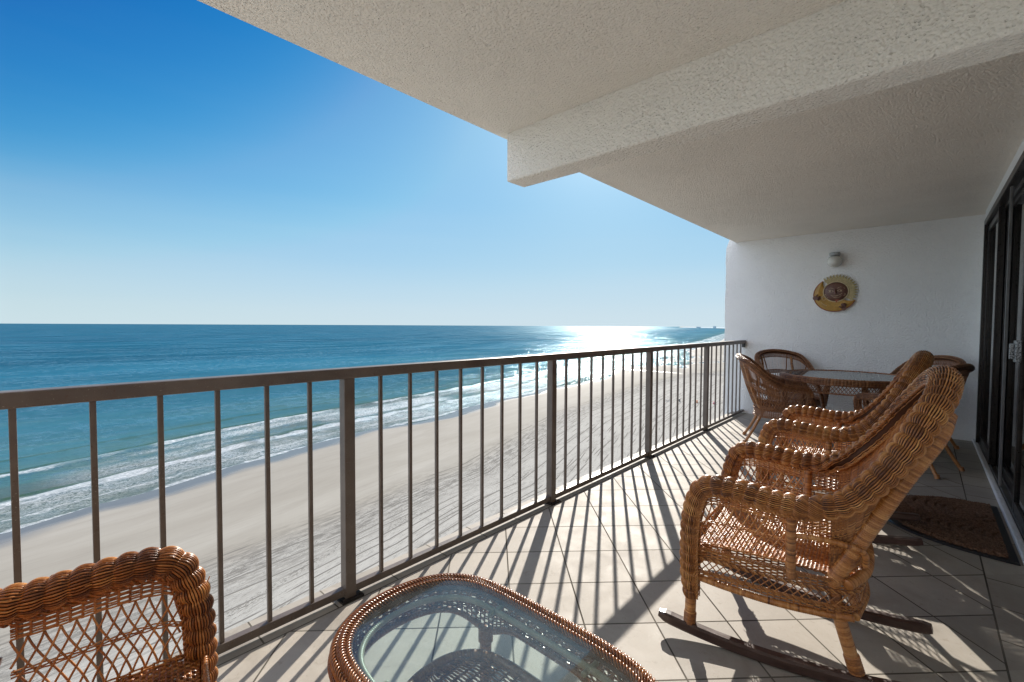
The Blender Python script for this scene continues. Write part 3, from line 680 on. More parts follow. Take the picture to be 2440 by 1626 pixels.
    SH = Surf(np.stack([-xat(yy), yy, 0*yy+.317], 1), np.stack([xat(yy), yy, 0*yy+.317], 1), .0)
    weave(q, SH, 0, 1, 0, 1, .0058, .03, .0026, .0035, .5, grp=1)
    q.build('shelf', M['wicker_dark'], root)
coffee_table()

# ------------------------------------------------------------------ barrel dining chairs and round table
def barrel_chair(name):
    root = empty(name)
    right = [(.262,.235,.50),(.270,.235,.575),(.275,.205,.612),(.285,.10,.625),(.305,-.02,.645),(.325,-.12,.70),(.325,-.22,.785),(.285,-.31,.865),(.20,-.375,.900),(.10,-.405,.918),(0,-.415,.924)]
    post = [(.235,.225,.30),(.25,.232,.42)]
    full = post+right; C = spline(full+mir(full)[1:], 700)
    top = spline(right+mir(right)[1:], 400)
    baseR = [(.232,.215,.38),(.236,.15,.38),(.238,.05,.38),(.236,-.05,.38),(.225,-.12,.38),(.195,-.18,.38),(.14,-.22,.38),(.07,-.238,.38),(0,-.243,.38)]
    base = spline(baseR+mir(baseR)[1:], 400)
    S = Surf(base, top, -.02); up = np.array([0,0,1.])
    backness = np.clip((-C[:, 1]-.0)/.25, 0, 1)[:, None]
    rad2 = nrm(C*[1, 1, 0]); ref = nrm((1-backness)*up + backness*(rad2*.9+up*.5))
    fr = np.clip((.585-C[:, 2])/.05, 0, 1)[:, None]*np.clip((C[:, 1]-.2)/.03, 0, 1)[:, None]; ref = nrm(ref*(1-fr)+fr*np.array([0,1,0.]))
    ar = Buf(); co = Buf(); roll(ar, C, ref, .024, 13, .0026, .028, .004, -2.4, 2.4, core=co, tone=.45)
    Tn = nrm(grad(C)); rf = nrm(ref-(ref*Tn).sum(-1, keepdims=True)*Tn); Bn = np.cross(Tn, rf)
    for sg in (-1, 1): braid(ar, C-rf*.022+Bn*sg*.017, ref, .0026, .0045, .03, 3)
    # flared brim hanging outside the rim at the back
    o = ar.build('rolled_edge', M['wicker_dark'], root); co.build('edge_core', M['wicker_core'], o)
    bk = Buf(); weave(bk, S, .18, .82, .86, .97, .006, .017, .0026, .003, .45); weave(bk, S, .18, .82, .48, .58, .006, .017, .0026, .003, .45); lattice(bk, S, .18, .82, .08, .50, 34, .0026, 2.0, .5)
    weave(bk, S, .18, .82, .26, .31, .006, .017, .0022, .003, .45, stakes=False); weave(bk, S, .18, .82, 0, .1, .006, .017, .0026, .003, .45)
    us = np.linspace(.185, .815, 92); ww = np.linspace(.55, .90, 9)
    P, Nn = S.ev(np.broadcast_to(us[:, None], (92, 9)), np.broadcast_to(ww, (92, 9))); tubes(bk, P, .0024, 5, Nn, tone=rtone(92, .5, .2))
    for uu in (.34, .44, .56, .66):
        q = np.linspace(.0, .95, 14); P, Nn = S.ev(np.interp(q, [0, 1], [uu, .5+(uu-.5)*1.35]), q); tubes(bk, P+Nn*.006, .0065, 8, Nn, tone=.4)
    bk.build('backrest', M['wicker_dark'], root)
    for a, c in ((.01, .18), (.82, .99)):
        sp = Buf(); weave(sp, S, a, c, .86, 1.0, .006, .02, .0025, .003, .45); lattice(sp, S, a, c, .1, .86, 9, .0026, 2.5, .5); weave(sp, S, a, c, 0, .12, .006, .02, .0025, .003, .45)
        sp.build('side_panel', M['wicker_dark'], root)
    st = Buf(); ys = np.linspace(.235, -.225, 50); xw = np.interp(ys, [-.225,-.18,-.12,0,.23], [.12,.19,.222,.234,.232])
    SS = Surf(np.stack([-xw, ys, .385+0*ys], 1), np.stack([xw, ys, .385+0*ys], 1), -.01); weave(st, SS, 0, 1, 0, 1, .008, .014, .0036, .003, .45)
    st.build('seat', M['wicker_dark'], root)
    ringp = [(.235,.225),(.24,.1),(.238,-.05),(.2,-.18),(.1,-.24),(0,-.25),(-.1,-.24),(-.2,-.18),(-.238,-.05),(-.24,.1),(-.235,.225),(0,.245)]
    ap = Buf(); A = spline([(x, y, .375) for x, y in ringp], 300, True); Bq = spline([(x*1.02, y*1.02, .295) for x, y in ringp], 300, True)
    AP = Surf(np.vstack([Bq, Bq[:1]]), np.vstack([A, A[:1]]), 0); AP.nr = np.vstack([AP.nr[:-1], AP.nr[:1]])
    weave(ap, AP, 0, 1, 0, 1, .006, .02, .0026, .003, .42)
    for z in (.375, .30): braid(ap, spline([(x*1.03, y*1.03, z) for x, y in ringp], 400, True), np.broadcast_to(up, (400, 3)), .003, .0055, .03, 3, True)
    ap.build('apron', M['wicker_dark'], root)
    for sg in (1, -1):
        q = Buf(); pole(q, [(sg*.222,.20,.34),(sg*.245,.235,.16),(sg*.262,.262,0)], .0165, raw=True, tone=.45, r2=.014); pole(q, [(sg*.258,.258,.04),(sg*.262,.262,.0)], .02, .006, .3); q.build('leg', M['cane'], root)
        q = Buf(); pole(q, [(sg*.17,-.17,.36),(sg*.20,-.26,.16),(sg*.23,-.345,0)], .0165, raw=True, tone=.45, r2=.014); pole(q, [(sg*.225,-.335,.035),(sg*.23,-.345,.0)], .02, .006, .3); q.build('leg', M['cane'], root)
        q = Buf(); pole(q, [(sg*.165,-.19,.36),(sg*.19,-.285,.60),(sg*.20,-.36,.86)], .0145, .006, .5); q.build('back_pole', M['cane'], root)
    return root
D0 = barrel_chair('dining_chair')
def face(x, y, tx, ty): return math.atan2(ty-y, tx-x)-PI/2
TC = (5.86, .60)
spots = [((5.50, 1.12), (5.75, .2), 'wicker barrel chair by the railing, its back turned to the sea'),
         ((6.52, 1.20), (6.0, .7), 'dark wicker barrel chair in the corner between railing and end wall'),
         ((6.42, .13), (5.9, .7), 'dark wicker barrel chair against the end wall under the plaque, door side'),
         ((5.42, .13), (5.75, 1.0), 'dark wicker barrel chair backed toward the sliding door, behind the rockers')]
for i, (p, t, lab) in enumerate(spots):
    c = D0 if i == 0 else copy_tree(D0)
    c.location = (*p, 0); c.rotation_euler = (0, 0, face(*p, *t)); tag(c, lab, 'dining chair', 'wicker chairs around the dining table')
def dining_table():
    root = empty('dining_table', (*TC, 0)); tag(root, 'round wicker dining table with inset glass top in front of the end wall', 'dining table')
    R = .60; n = 900; t = np.linspace(0, 2*PI, n, endpoint=False); circ = lambda r, z: np.stack([r*np.cos(t), r*np.sin(t), 0*t+z], 1)
    q = Buf(); co = Buf(); up = np.array([0,0,1.])
    C = circ(R-.03, .715); rad = np.stack([np.cos(t), np.sin(t), 0*t], 1)
    roll(q, C, nrm(rad+up*.4), .030, 16, .003, .026, .0035, -2.0, 2.0, True, core=co, tone=.45)
    tubes(co, C, .028, 12, np.broadcast_to(up, C.shape), True, tone=.3)
    o = q.build('rolled_edge', M['wicker_dark'], root); co.build('edge_core', M['wicker_core'], o)
    g = circ(R-.055, .735)[::6]; glass_disc(g, .008, M['table_glass2'], 'glass_top', root)
    q = Buf(); Bm = circ(R-.06, .60); Tm = circ(R-.05, .70); S = Surf(np.vstack([Bm, Bm[:1]]), np.vstack([Tm, Tm[:1]]), 0); S.nr = np.vstack([S.nr[:-1], S.nr[:1]])
    lattice(q, S, 0, 1, 0, 1, 110, .003, 2.0, .4); braid(q, circ(R-.06, .60), np.broadcast_to(up, C.shape), .003, .006, .03, 3, True)
    q.build('apron', M['wicker_dark'], root)
    # woven deck under the glass
    ys = np.linspace(-.53, .53, 60); xw = np.sqrt(.54**2-ys**2)
    SD = Surf(np.stack([-xw, ys, 0*ys+.722], 1), np.stack([xw, ys, 0*ys+.722], 1), 0); q = Buf(); weave(q, SD, 0, 1, 0, 1, .009, .03, .0045, .003, .4)
    q.build('woven_deck', M['wicker_dark'], root)
    for k in range(4):
        a = PI/4+k*PI/2; q = Buf(); x, y = math.cos(a), math.sin(a)
        pole(q, [(x*.48, y*.48, .70),(x*.34, y*.34, .45),(x*.30, y*.30, .22),(x*.40, y*.40, 0)], .022, .007, .45); q.build('leg', M['wicker_dark'], root)
    q = Buf(); pole(q, [(-.22,-.22,.22),(.22,.22,.22)], .014); pole(q, [(-.22,.22,.235),(.22,-.22,.235)], .014); q.build('stretcher', M['wicker_dark'], root)
M['table_glass2'] = glass_mat('dining table glass', (.80,.90,.88), dirt=.10, gi=1.7)
dining_table()

# ------------------------------------------------------------------ doormat
def doormat():
    cx, y0 = 4.03, WALL_Y+.045; hw, dp = .52, .60
    root = empty('doormat', (cx, y0, 0)); tag(root, 'half round brown coir doormat with black rubber border by the door', 'doormat')
    def half(hw, dp, yb, z, n=60):
        a = np.linspace(0, PI, n); return np.stack([hw*np.sign(np.cos(a))*np.abs(np.cos(a))**.8, yb+(dp-yb)*np.sin(a)**.85, 0*a+z], 1)
    q = Buf(); P = half(hw, dp, 0, .002); Q = half(hw-.008, dp-.008, .006, .011); n = len(P); i = np.arange(n); j = (i+1) % n
    q.add(np.vstack([P, Q]), [np.stack([i, j, j+n, i+n], 1), (i+n)[None]]); q.build('rubber_border', M['rubber'], root, False)
    # carved coir pile: a grid clipped to the half round, tufts displaced
    gx = np.linspace(-hw+.035, hw-.035, 190); gy = np.linspace(.04, dp-.035, 120); X, Y = np.meshgrid(gx, gy)
    inside = ((np.abs(X)/(hw-.03))**2.4+(np.clip(Y-.0, 0, 9)/(dp-.03))**2.4) < 1
    ph = np.hypot(X-.17, Y-.16)*78+1.5*np.sin(X*17)+1.2*np.sin(Y*21); groove = np.clip(np.abs(np.sin(ph*.75))*1.7, 0, 1)
    ph2 = (Y*60+10*np.sin(X*9))*1.0; groove = np.where(X < .02, np.clip(np.abs(np.sin(ph2*1.1))*1.7, 0, 1), groove)
    edge = np.clip((1-((np.abs(X)/(hw-.03))**2.4+(Y/(dp-.03))**2.4))*14, 0, 1)
    Z = .010+.019*groove*edge+rng.normal(0, .0016, X.shape)*edge
    V = np.stack([X+rng.normal(0, .001, X.shape), Y+rng.normal(0, .001, X.shape), Z], -1).reshape(-1, 3); idx = np.arange(X.size).reshape(X.shape)
    F = np.stack([idx[:-1, :-1], idx[:-1, 1:], idx[1:, 1:], idx[1:, :-1]], -1); ok = inside[:-1, :-1] & inside[:-1, 1:] & inside[1:, 1:] & inside[1:, :-1]
    q = Buf(); q.add(V, F[ok]); 
    # short fibres
    m = 5000; px = rng.uniform(-hw+.04, hw-.04, m); py = rng.uniform(.045, dp-.04, m); ok = ((np.abs(px)/(hw-.03))**2.4+(py/(dp-.03))**2.4) < .97; px, py = px[ok], py[ok]
    gi = np.clip(((px+hw-.035)/(2*hw-.07)*189).astype(int), 0, 189); gj = np.clip(((py-.04)/(dp-.075)*119).astype(int), 0, 119); pz = Z[gj, gi]
    d = rng.normal(0, .004, (len(px), 2)); w_ = rng.normal(0, .0009, (len(px), 2))
    A = np.stack([px-w_[:, 0], py-w_[:, 1], pz-.001], 1); B = np.stack([px+w_[:, 0], py+w_[:, 1], pz-.001], 1); Cc = np.stack([px+d[:, 0], py+d[:, 1], pz+.006], 1)
    V = np.stack([A, B, Cc], 1).reshape(-1, 3); q.add(V, np.arange(len(V)).reshape(-1, 3), np.repeat(rng.uniform(0, 1, len(px)), 3))
    q.build('coir_pile', M['coir'], root, False)
M['rubber'] = simple('black rubber', (.012,.013,.016), .5)
M['coir'] = (lambda N: N.setp(Base_Color=N.ramp(N.math('ADD', N.noise(N.coord(), 90, 4), N.math('MULTIPLY', N.n('Attribute', attribute_name='tone').outputs['Fac'], .2)), [(.35,(.07,.040,.026)),(.6,(.17,.10,.065)),(.9,(.28,.18,.115))]), Roughness=.95, Specular_IOR_Level=.1, Normal=N.bump(N.noise(N.coord(), 260, 3), .8, .004)))(NT('coir fibre'))
doormat()

# ------------------------------------------------------------------ wall lamp
def lathe(buf, prof, n=32, axis='z', tone=.5):
    a = np.linspace(0, 2*PI, n, endpoint=False); P = np.array([[(r*math.cos(t), r*math.sin(t), z) for t in a] for r, z in prof]); m = len(prof)
    idx = np.arange(m*n).reshape(m, n); F = np.stack([idx[:-1], np.roll(idx[:-1], -1, 1), np.roll(idx[1:], -1, 1), idx[1:]], -1).reshape(-1, 4)
    buf.add(P, [F, idx[-1:], idx[:1, ::-1]], tone)
M['opal'] = simple('opal glass', (.62,.61,.56), .25, 8, .05, Coat_Weight=.5)
M['lampmetal'] = simple('grey lamp metal', (.33,.35,.36), .45, 60, .2)
lr = empty('wall_lamp', (WX, .862, 2.115)); tag(lr, 'small globe wall lamp with grey cap high on the end wall', 'wall lamp')
q = Buf(); lathe(q, [(.054,.038),(.060,.048),(.060,.070),(.052,.078),(.02,.082)], 10)
for V in q.V: V[:, 0] -= .085
q.box((-.045, -.045, .03), (0, .045, .075)); lathe_b = Buf(); q.build('lamp_cap', M['lampmetal'], lr, False)
q = Buf(); a = np.linspace(-PI/2, .95, 14); lathe(q, [(max(.001, .084*math.cos(t)), -.034+.076*math.sin(t)) for t in a], 36)
for V in q.V: V[:, 0] -= .085
q.build('globe', M['opal'], lr)
q = Buf(); q.box((-.02, -.04, -.075), (0, .075, .035)); q.build('back_plate', M['lampmetal'], lr, False, .004)

# ------------------------------------------------------------------ ceramic sun and moon plaque
def plaque():
    root = empty('sun_moon_plaque', (WX, .853, 1.672)); tag(root, 'painted clay sun and crescent moon plaque on the end wall', 'wall plaque')
    # local drawing plane: a = towards the right in the picture (-Y), h = up
    def P3(a, h, d): return (-d, -a, h)
    def slab(poly, d0, d1, mat, name, bev=.85, parent=root):
        poly = np.array(poly); c = poly.mean(0); n = len(poly); q = Buf()
        inn = c+(poly-c)*bev
        V = [P3(*p, d0) for p in poly]+[P3(*p, (d0+d1)/2+.25*(d1-d0)) for p in c+(poly-c)*.97]+[P3(*p, d1) for p in inn]
        i = np.arange(n); j = (i+1) % n
        q.add(V, [np.stack([i, j, j+n, i+n], 1), np.stack([i+n, j+n, j+2*n, i+2*n], 1), (i+2*n)[None]]); return q.build(name, mat, parent, False)
    # crescent moon: outer disc, opening to the upper right
    t = np.radians(np.linspace(124, 340, 60)); Ro = .220
    outer = [(-.008+Ro*math.cos(a)*1.03, -.008+Ro*math.sin(a)*.98) for a in t]
    t2 = np.radians(np.linspace(-8-8, -232, 60)); cx, cy, Ri = .005, .030, .132
    p_in = []
    a1 = math.atan2(outer[-1][1]-cy, outer[-1][0]-cx); a0 = math.atan2(outer[0][1]-cy, outer[0][0]-cx)
    if a1 > 0: a1 -= 2*PI
    a0_ = a0-2*PI if a0 > 0 else a0
    for k in range(1, 50):
        f = k/50; a = a1+(a0_-a1)*f; rr = np.interp(f, [0, .12, .88, 1], [math.hypot(outer[-1][0]-cx, outer[-1][1]-cy), Ri, Ri, math.hypot(outer[0][0]-cx, outer[0][1]-cy)])
        p_in.append((cx+rr*math.cos(a), cy+rr*math.sin(a)))
    poly = outer+p_in
    q = Buf(); V = [P3(*p, .0) for p in poly]+[P3(*p, .03) for p in poly]; n = len(poly); i = np.arange(n); j = (i+1) % n
    q.add(V, np.stack([i, j, j+n, i+n], 1))
    no = len(outer); strip = []
    # cap as quads between outer and inner arcs
    inr = p_in[::-1]; inr = [outer[0]]+inr+[outer[-1]]; inr = [inr[int(round(k*(len(inr)-1)/(no-1)))] for k in range(no)]
    V2 = []
    for (o_, i_) in zip(outer, inr):
        m = ((o_[0]*.5+i_[0]*.5), (o_[1]*.5+i_[1]*.5)); V2 += [P3(*o_, .030), P3(*m, .040), P3(*i_, .031)]
    F = []
    for k in range(no-1):
        for e in (0, 1): F.append((3*k+e, 3*k+3+e, 3*k+4+e, 3*k+1+e))
    q.add(V2, np.array(F)); moon = q.build('crescent_moon', M['ochre'], root, False)
    q = Buf(); tubes(q, [P3(*p, .03) for p in [(x*.985, y*.985) for x, y in outer]], .006, 6); q.build('moon_border', M['clayred'], moon)
    # sun: rays, pale ring, brown face
    q = Buf(); nr = 18; V = []; F = []; c = (cx, cy)
    for k in range(nr):
        a = math.radians(-32+k*158/(nr-1)); w_ = math.radians(4.6)
        r0, r1, r2 = .115, .185, .226
        pts = [(r0, a-w_), (r1, a-w_), (r2, a), (r1, a+w_), (r0, a+w_)]
        base = len(V); V += [P3(c[0]+r*math.cos(x)*1.02, c[1]+r*math.sin(x)*.98, .0) for r, x in pts]+[P3(c[0]+r*math.cos(x)*1.02, c[1]+r*math.sin(x)*.98, .026) for r, x in pts]
        F += [(base+i_, base+(i_+1) % 5, base+5+(i_+1) % 5, base+5+i_) for i_ in range(5)]
        q.add(np.array(V[base:]), [np.array(F[-5:])-base, np.array([[5,6,7,8,9]])])
    rays = q.build('sun_rays', M['sage'], root, False)
    q = Buf()
    for k in range(nr):
        a = math.radians(-32+k*158/(nr-1)); w_ = math.radians(2.6)
        pts = [(.138, a-w_), (.172, a-w_), (.194, a), (.172, a+w_), (.138, a+w_)]
        tubes(q, [P3(c[0]+r*math.cos(x)*1.02, c[1]+r*math.sin(x)*.98, .027) for r, x in pts], .0022, 5)
    ringp = [P3(c[0]+.126*math.cos(x)*1.04, c[1]+.126*math.sin(x), .034) for x in np.linspace(0, 2*PI, 60, endpoint=False)]
    tubes(q, ringp, .006, 6, closed=True); q.build('ray_outline', M['cream'], rays)
    t = np.linspace(0, 2*PI, 48, endpoint=False); q = Buf(); V = []
    for r, d in ((1, .026), (.93, .040), (.7, .050), (.35, .056), (.02, .058)): V += [P3(c[0]+.122*r*math.cos(x)*1.04, c[1]+.122*r*math.sin(x), d) for x in t]
    idx = np.arange(5*48).reshape(5, 48); q.add(V, [np.stack([idx[:-1], np.roll(idx[:-1], -1, 1), np.roll(idx[1:], -1, 1), idx[1:]], -1).reshape(-1, 4)])
    facep = q.build('sun_face', M['claybrown'], root)
    q = Buf()
    E = lambda pts, r=.0028: tubes(q, spline([P3(c[0]+a, c[1]+h, .056-.02*((a*a+h*h)/.0174)) for a, h in pts], 24), r, 6, cap=True)
    E([(-.100,.020),(-.060,.048),(-.020,.036)]); E([(.015,.040),(.055,.058),(.095,.036)])                    # brows
    E([(-.095,.004),(-.060,.022),(-.022,.004),(-.060,-.010),(-.095,.004)]); E([(.018,.012),(.050,.028),(.086,.012),(.050,-.002),(.018,.012)])
    E([(-.050,-.045),(.0,-.055),(.045,-.040),(.070,-.020)]); E([(-.050,-.045),(-.010,-.075),(.035,-.075),(.060,-.045)]); E([(.085,-.02),(.1,-.035),(.085,-.055)])
    q.build('face_lines', M['cream'], facep)
    q = Buf(); tubes(q, spline([P3(c[0]+a, c[1]+h, d) for a, h, d in ((.002,.04,.058),(-.002,.0,.068),(.004,-.026,.072))], 14), np.linspace(.006, .014, 14), 8, cap=True)
    q.build('nose', M['claybrown'], facep)
    for sx in (-.057, .053):
        q = Buf(); lathe(q, [(.010,0),(.008,.004),(.002,.006)], 12)
        for V in q.V: V[:] = np.stack([-(V[:, 2]+.050), V[:, 0]*1.3-c[0]-sx, V[:, 1]*.9+c[1]+.009], 1)
        q.build('eye', M['cream'], facep)
    # moon face: eye, lips
    q = Buf(); Fm = lambda pts, r=.0028: tubes(q, spline([P3(a, h, .041) for a, h in pts], 24), r, 6, cap=True)
    Fm([(-.14,-.055),(-.115,-.03),(-.065,-.02),(-.085,-.055),(-.12,-.075),(-.14,-.055)]); Fm([(-.15,-.045),(-.12,-.012),(-.07,-.004)]); Fm([(-.145,-.105),(-.11,-.135),(-.085,-.145)])
    q.build('moon_lines', M['cream'], moon)
    q = Buf(); Lp = np.array([P3(a, h, .044) for a, h in ((-.005,-.055),(.03,-.045),(.05,-.065),(.03,-.085),(.012,-.115),(.004,-.085))]); q.add(Lp, np.arange(6)[None]); 
    q.build('moon_lips', M['clayred'], moon, False)
    # hands of the sun, five fingers each
    def hand(x, y, ang, s, name='hand'):
        q = Buf()
        palm = np.array([P3(x+s*.018*math.cos(t_), y+s*.02*math.sin(t_), .046) for t_ in np.linspace(0, 2*PI, 12, endpoint=False)]); q.add(palm, np.arange(12)[None])
        for k in range(5):
            a = ang+math.radians((k-2)*17 + (22 if k == 4 else 0)); L = s*(.038 if k in (1, 2, 3) else .030)
            q0 = (x+.010*math.cos(a), y+.010*math.sin(a)); tubes(q, spline([P3(q0[0], q0[1], .045), P3(q0[0]+L*.6*math.cos(a), q0[1]+L*.6*math.sin(a), .054), P3(q0[0]+L*math.cos(a), q0[1]+L*math.sin(a), .042)], 10), .0052*s, 6, cap=True)
        q.build(name, M['claybrown'], root)
    hand(-.215, -.045, math.radians(0), 1.35); hand(.095, -.185, math.radians(100), 1.45)
for nm, col, rg in (('ochre', (.42,.23,.04), .45), ('clayred', (.28,.07,.03), .5), ('sage', (.42,.35,.17), .55), ('cream', (.62,.50,.30), .5), ('claybrown', (.13,.055,.038), .42)):
    M[nm] = simple('glazed clay '+nm, col, rg, 35, .2)
plaque()

# ------------------------------------------------------------------ beach, sea, far shore
SEA = -28.75
shp = np.array([(-60000,60),(-300,60),(-60,82),(-20,91),(-3,96),(17.3,101.6),(26.3,106),(48,112.3),(91,118.5),(145,128),(218,147),(272,159),(500,205),(1011,323),(1300,404),(2000,590),(3000,870),(6000,1720),(9000,2900),(12000,4860),(60000,24300)], float)
def shoreY(x):
    y = np.interp(x, shp[:, 0], shp[:, 1])
    k = np.clip(np.abs(x)/300, 0, 1)
    a = sum(np.interp(x+d, shp[:, 0], shp[:, 1]) for d in (-9,-6,-3,0,3,6,9))/7
    return a
def uvmesh(name, xs, vs, zf, mat):
    X, Vv = np.meshgrid(xs, vs); Y = shoreY(X.ravel()).reshape(X.shape)+Vv; Z = zf(X, Vv)
    n, m = X.shape; idx = np.arange(n*m).reshape(n, m)
    F = np.stack([idx[:-1, :-1], idx[:-1, 1:], idx[1:, 1:], idx[1:, :-1]], -1).reshape(-1, 4)
    q = Buf(); q.add(np.stack([X, Y, Z], -1), F); o = q.build(name, mat, None, True)
    me = o.data; uv = me.uv_layers.new(name='shore'); li = np.zeros(len(me.loops), int); me.loops.foreach_get('vertex_index', li)
    U = np.stack([X.ravel(), Vv.ravel()], 1)[li]; uv.data.foreach_set('uv', U.ravel())
    vc = np.interp(X.ravel(), [-60, -3, 13, 33, 50, 62, 91, 125, 172, 235, 275, 300, 400], [-20, -33, -36, -41, -42.5, -43.5, -37, -32, -34, -43, -54, -65, -90])
    uv2 = me.uv_layers.new(name='track'); U = np.stack([X.ravel(), Vv.ravel()-vc], 1)[li]; uv2.data.foreach_set('uv', U.ravel()); return o
def geo(a, b, n): return np.geomspace(a, b, n)
xs = np.concatenate([-geo(60000, 60, 40), np.arange(-58, 330, .8), 330+geo(1, 60000, 90)])
# pseudo noise for shapes
def wob(x, sc, seed):
    r = np.random.default_rng(seed); s = 0
    for k in range(6):
        f = (1.0/sc)*(1.7**k); s = s+np.sin(x*f+r.uniform(0, 6.28))*(.6**k)
    return s/2
def beachz(x, v):
    z = SEA + np.where(v < 0, np.minimum(-v*.016, 1.6+.001*np.abs(v)), -v*.03)
    z = z + .045*wob(x, 9, 3)*np.exp(-(v/8)**2) + .03*wob(x*.4+v*1.3, 6, 9)*np.exp(-(v/25)**2)
    Y = v+np.interp(x, shp[:, 0], shp[:, 1])
    z = z - .55*np.exp(-((x-280-.0009*(Y-150)**2-1.5*np.sin(Y*.11))/2.6)**2)*np.clip((Y-60)/30, 0, 1)*(.9+np.clip(-v, 0, 90)*.020)
    pool = wob(x*.45+v*.7+30, 6, 21)+wob(x*.22-v*1.3, 7, 33)
    far = np.clip((x-300)/25, 0, 1)*np.clip(1-(x-430)/120, 0, 1)
    z = z - far*np.clip((v+95)/40, 0, 1)*(.55+np.clip(-v, 0, 80)*.008)*np.clip(.55+.45*pool, 0, 1.3)
    z = z - .33*np.exp(-((v+13-.12*(x-230))/2.2)**2)*np.exp(-((x-232)/22)**2)      # shallow tongue of water on the wet sand
    z = z - .16*np.exp(-((v+6)/8)**2)*np.exp(-((x-205)/30)**2)
    return np.where(v < 30, z, SEA-.9)
def seaz(x, v):
    wx = 1.6*wob(x, 22, 5); near = np.exp(-((x-90)/260)**2)
    h = 0
    for (vc, amp, wf, wb, sd) in ((35, .62, 1.5, 4.2, 1), (50, .34, 2.6, 5, 2), (15.5, .40, 1.2, 3.0, 4), (68, .22, 4, 6, 6), (90, .16, 5, 7, 8)):
        c = vc+1.5*wob(x, 30, sd)+.6*wx; d = v-c; mod = np.clip(.75+.5*wob(x, 40, sd+50), .25, 1.3)
        h = h+amp*mod*np.where(d < 0, np.exp(-(d/wf)**2), np.exp(-(d/wb)**2))
    h = h+.03*wob(v*1.3+x*.25, 1.3, 12)+.02*wob(v*.9-x*.5, 1.0, 13)
    return SEA+h*near*np.clip((v+1)/10, 0, 1)
def sea_mat():
    N = NT('sea water'); uvn = N.n('UVMap', uv_map='shore'); sep = N.n('SeparateXYZ'); N.l(uvn.outputs[0], sep.inputs[0]); U, V = sep.outputs[0], sep.outputs[1]
    g = N.n('NewGeometry'); P = g.outputs['Position']
    def mp(src, sx, sy, rot=0):
        m = N.n('Mapping'); m.inputs['Scale'].default_value = (sx, sy, 1); m.inputs['Rotation'].default_value = (0, 0, rot); N.l(src, m.inputs[0]); return m.outputs[0]
    # waves: wind chop plus swell; finer chop only near
    a = N.noise(mp(P, 1.0, 2.2, .1), .55, 5, .62); b_ = N.noise(mp(P, 1.0, 2.5, -.2), 2.4, 4, .6); c_ = N.noise(mp(P, .25, 1.0, .2), .05, 4, .6); d_ = N.noise(mp(P, .3, 1, .2), .008, 5, .6)
    far = N.ramp(N.math('DIVIDE', V, 2500.0), [(0, 0), (.06, .25), (.35, 1)])
    h = N.math('ADD', N.math('MULTIPLY', a, .9), N.math('ADD', N.math('MULTIPLY', b_, .22), N.math('MULTIPLY', c_, 3.0)))
    nb = N.bump(h, .85, .50)
    # colour: green-grey in the surf, teal, then deep blue
    f = N.math('ADD', N.math('DIVIDE', V, 420.0), N.math('MULTIPLY', N.math('SUBTRACT', c_, .5), .5))
    col = N.ramp(f, [(0,(.100,.135,.118)), (.08,(.075,.160,.160)), (.22,(.044,.160,.205)), (.6,(.018,.132,.205)), (1,(.006,.090,.150))])
    col = N.mix(N.ramp(d_, [(.42,0),(.62,.55)]), col, (.006,.055,.10))
    # olive faces of the waves about to break
    def wband(c0, w_): return N.ramp(N.math('ABSOLUTE', N.math('DIVIDE', N.math('SUBTRACT', vw0, c0), 20.0)), [(w_*.4/20,1),(w_/20,0)])
    warp0 = N.noise(mp(uvn.outputs[0], .12, .3), 1, 3); vw0 = N.math('ADD', V, N.math('MULTIPLY', N.math('SUBTRACT', warp0, .5), 7.0))
    face = N.math('MAXIMUM', wband(37.3, 1.5), N.math('MAXIMUM', N.math('MULTIPLY', wband(17.4, 1.3), .9), N.math('MULTIPLY', wband(50.5, 1.6), .6)))
    col = N.mix(N.math('MULTIPLY', face, N.ramp(N.noise(mp(uvn.outputs[0], .02, 0), 1, 2), [(.3,.3),(.5,.9)])), col, (.040,.085,.050))
    # foam
    uv = uvn.outputs[0]
    warp = N.noise(mp(uv, .12, .3), 1, 3); vw = N.math('ADD', V, N.math('MULTIPLY', N.math('SUBTRACT', warp, .5), 7.0))
    lace_n = N.noise(mp(uv, .55, .85), 1.0, 4, .55, Distortion=1.8); ridge = N.math('SUBTRACT', 1.0, N.math('MULTIPLY', N.math('ABSOLUTE', N.math('SUBTRACT', lace_n, .5)), 13.0), clamp=True)
    lace_m = N.noise(mp(uv, .45, .95), 1.5, 3, .6, Distortion=1.2); ridge2 = N.math('SUBTRACT', 1.0, N.math('MULTIPLY', N.math('ABSOLUTE', N.math('SUBTRACT', lace_m, .52)), 18.0), clamp=True)
    lace = N.math('MAXIMUM', ridge, N.math('MULTIPLY', ridge2, .9))
    solid = N.ramp(N.noise(mp(uv, .5, 1.2), 2.2, 6, .75), [(.46,0),(.60,1)])
    def band(c0, c1, soft):
        return N.math('MULTIPLY', N.math('SMOOTHSTEP', c0-soft, c0+soft, vw) if False else N.ramp(N.math('DIVIDE', N.math('ADD', vw, 20.0), 100.0), [((c0-soft+20)/100,0),((c0+soft+20)/100,1)]), N.ramp(N.math('DIVIDE', N.math('ADD', vw, 20.0), 100.0), [((c1-soft+20)/100,1),((c1+soft+20)/100,0)]))
    patch = N.ramp(N.noise(mp(uv, .022, .07), 1, 4), [(.40,0),(.55,1)])
    patch2 = N.ramp(N.noise(mp(uv, .03, .05), 1.3, 3), [(.35,.25),(.55,1)])
    ug = N.ramp(N.math('DIVIDE', U, 100.0), [(.0,0),(.22,1)])            # the outer foam field starts some way along the beach
    field = N.math('MULTIPLY', N.math('MULTIPLY', band(18, 33, 3.0), ug), N.math('ADD', .10, N.math('MULTIPLY', patch, .90)))
    inner = N.math('MULTIPLY', band(1.5, 14, 1.5), patch2)
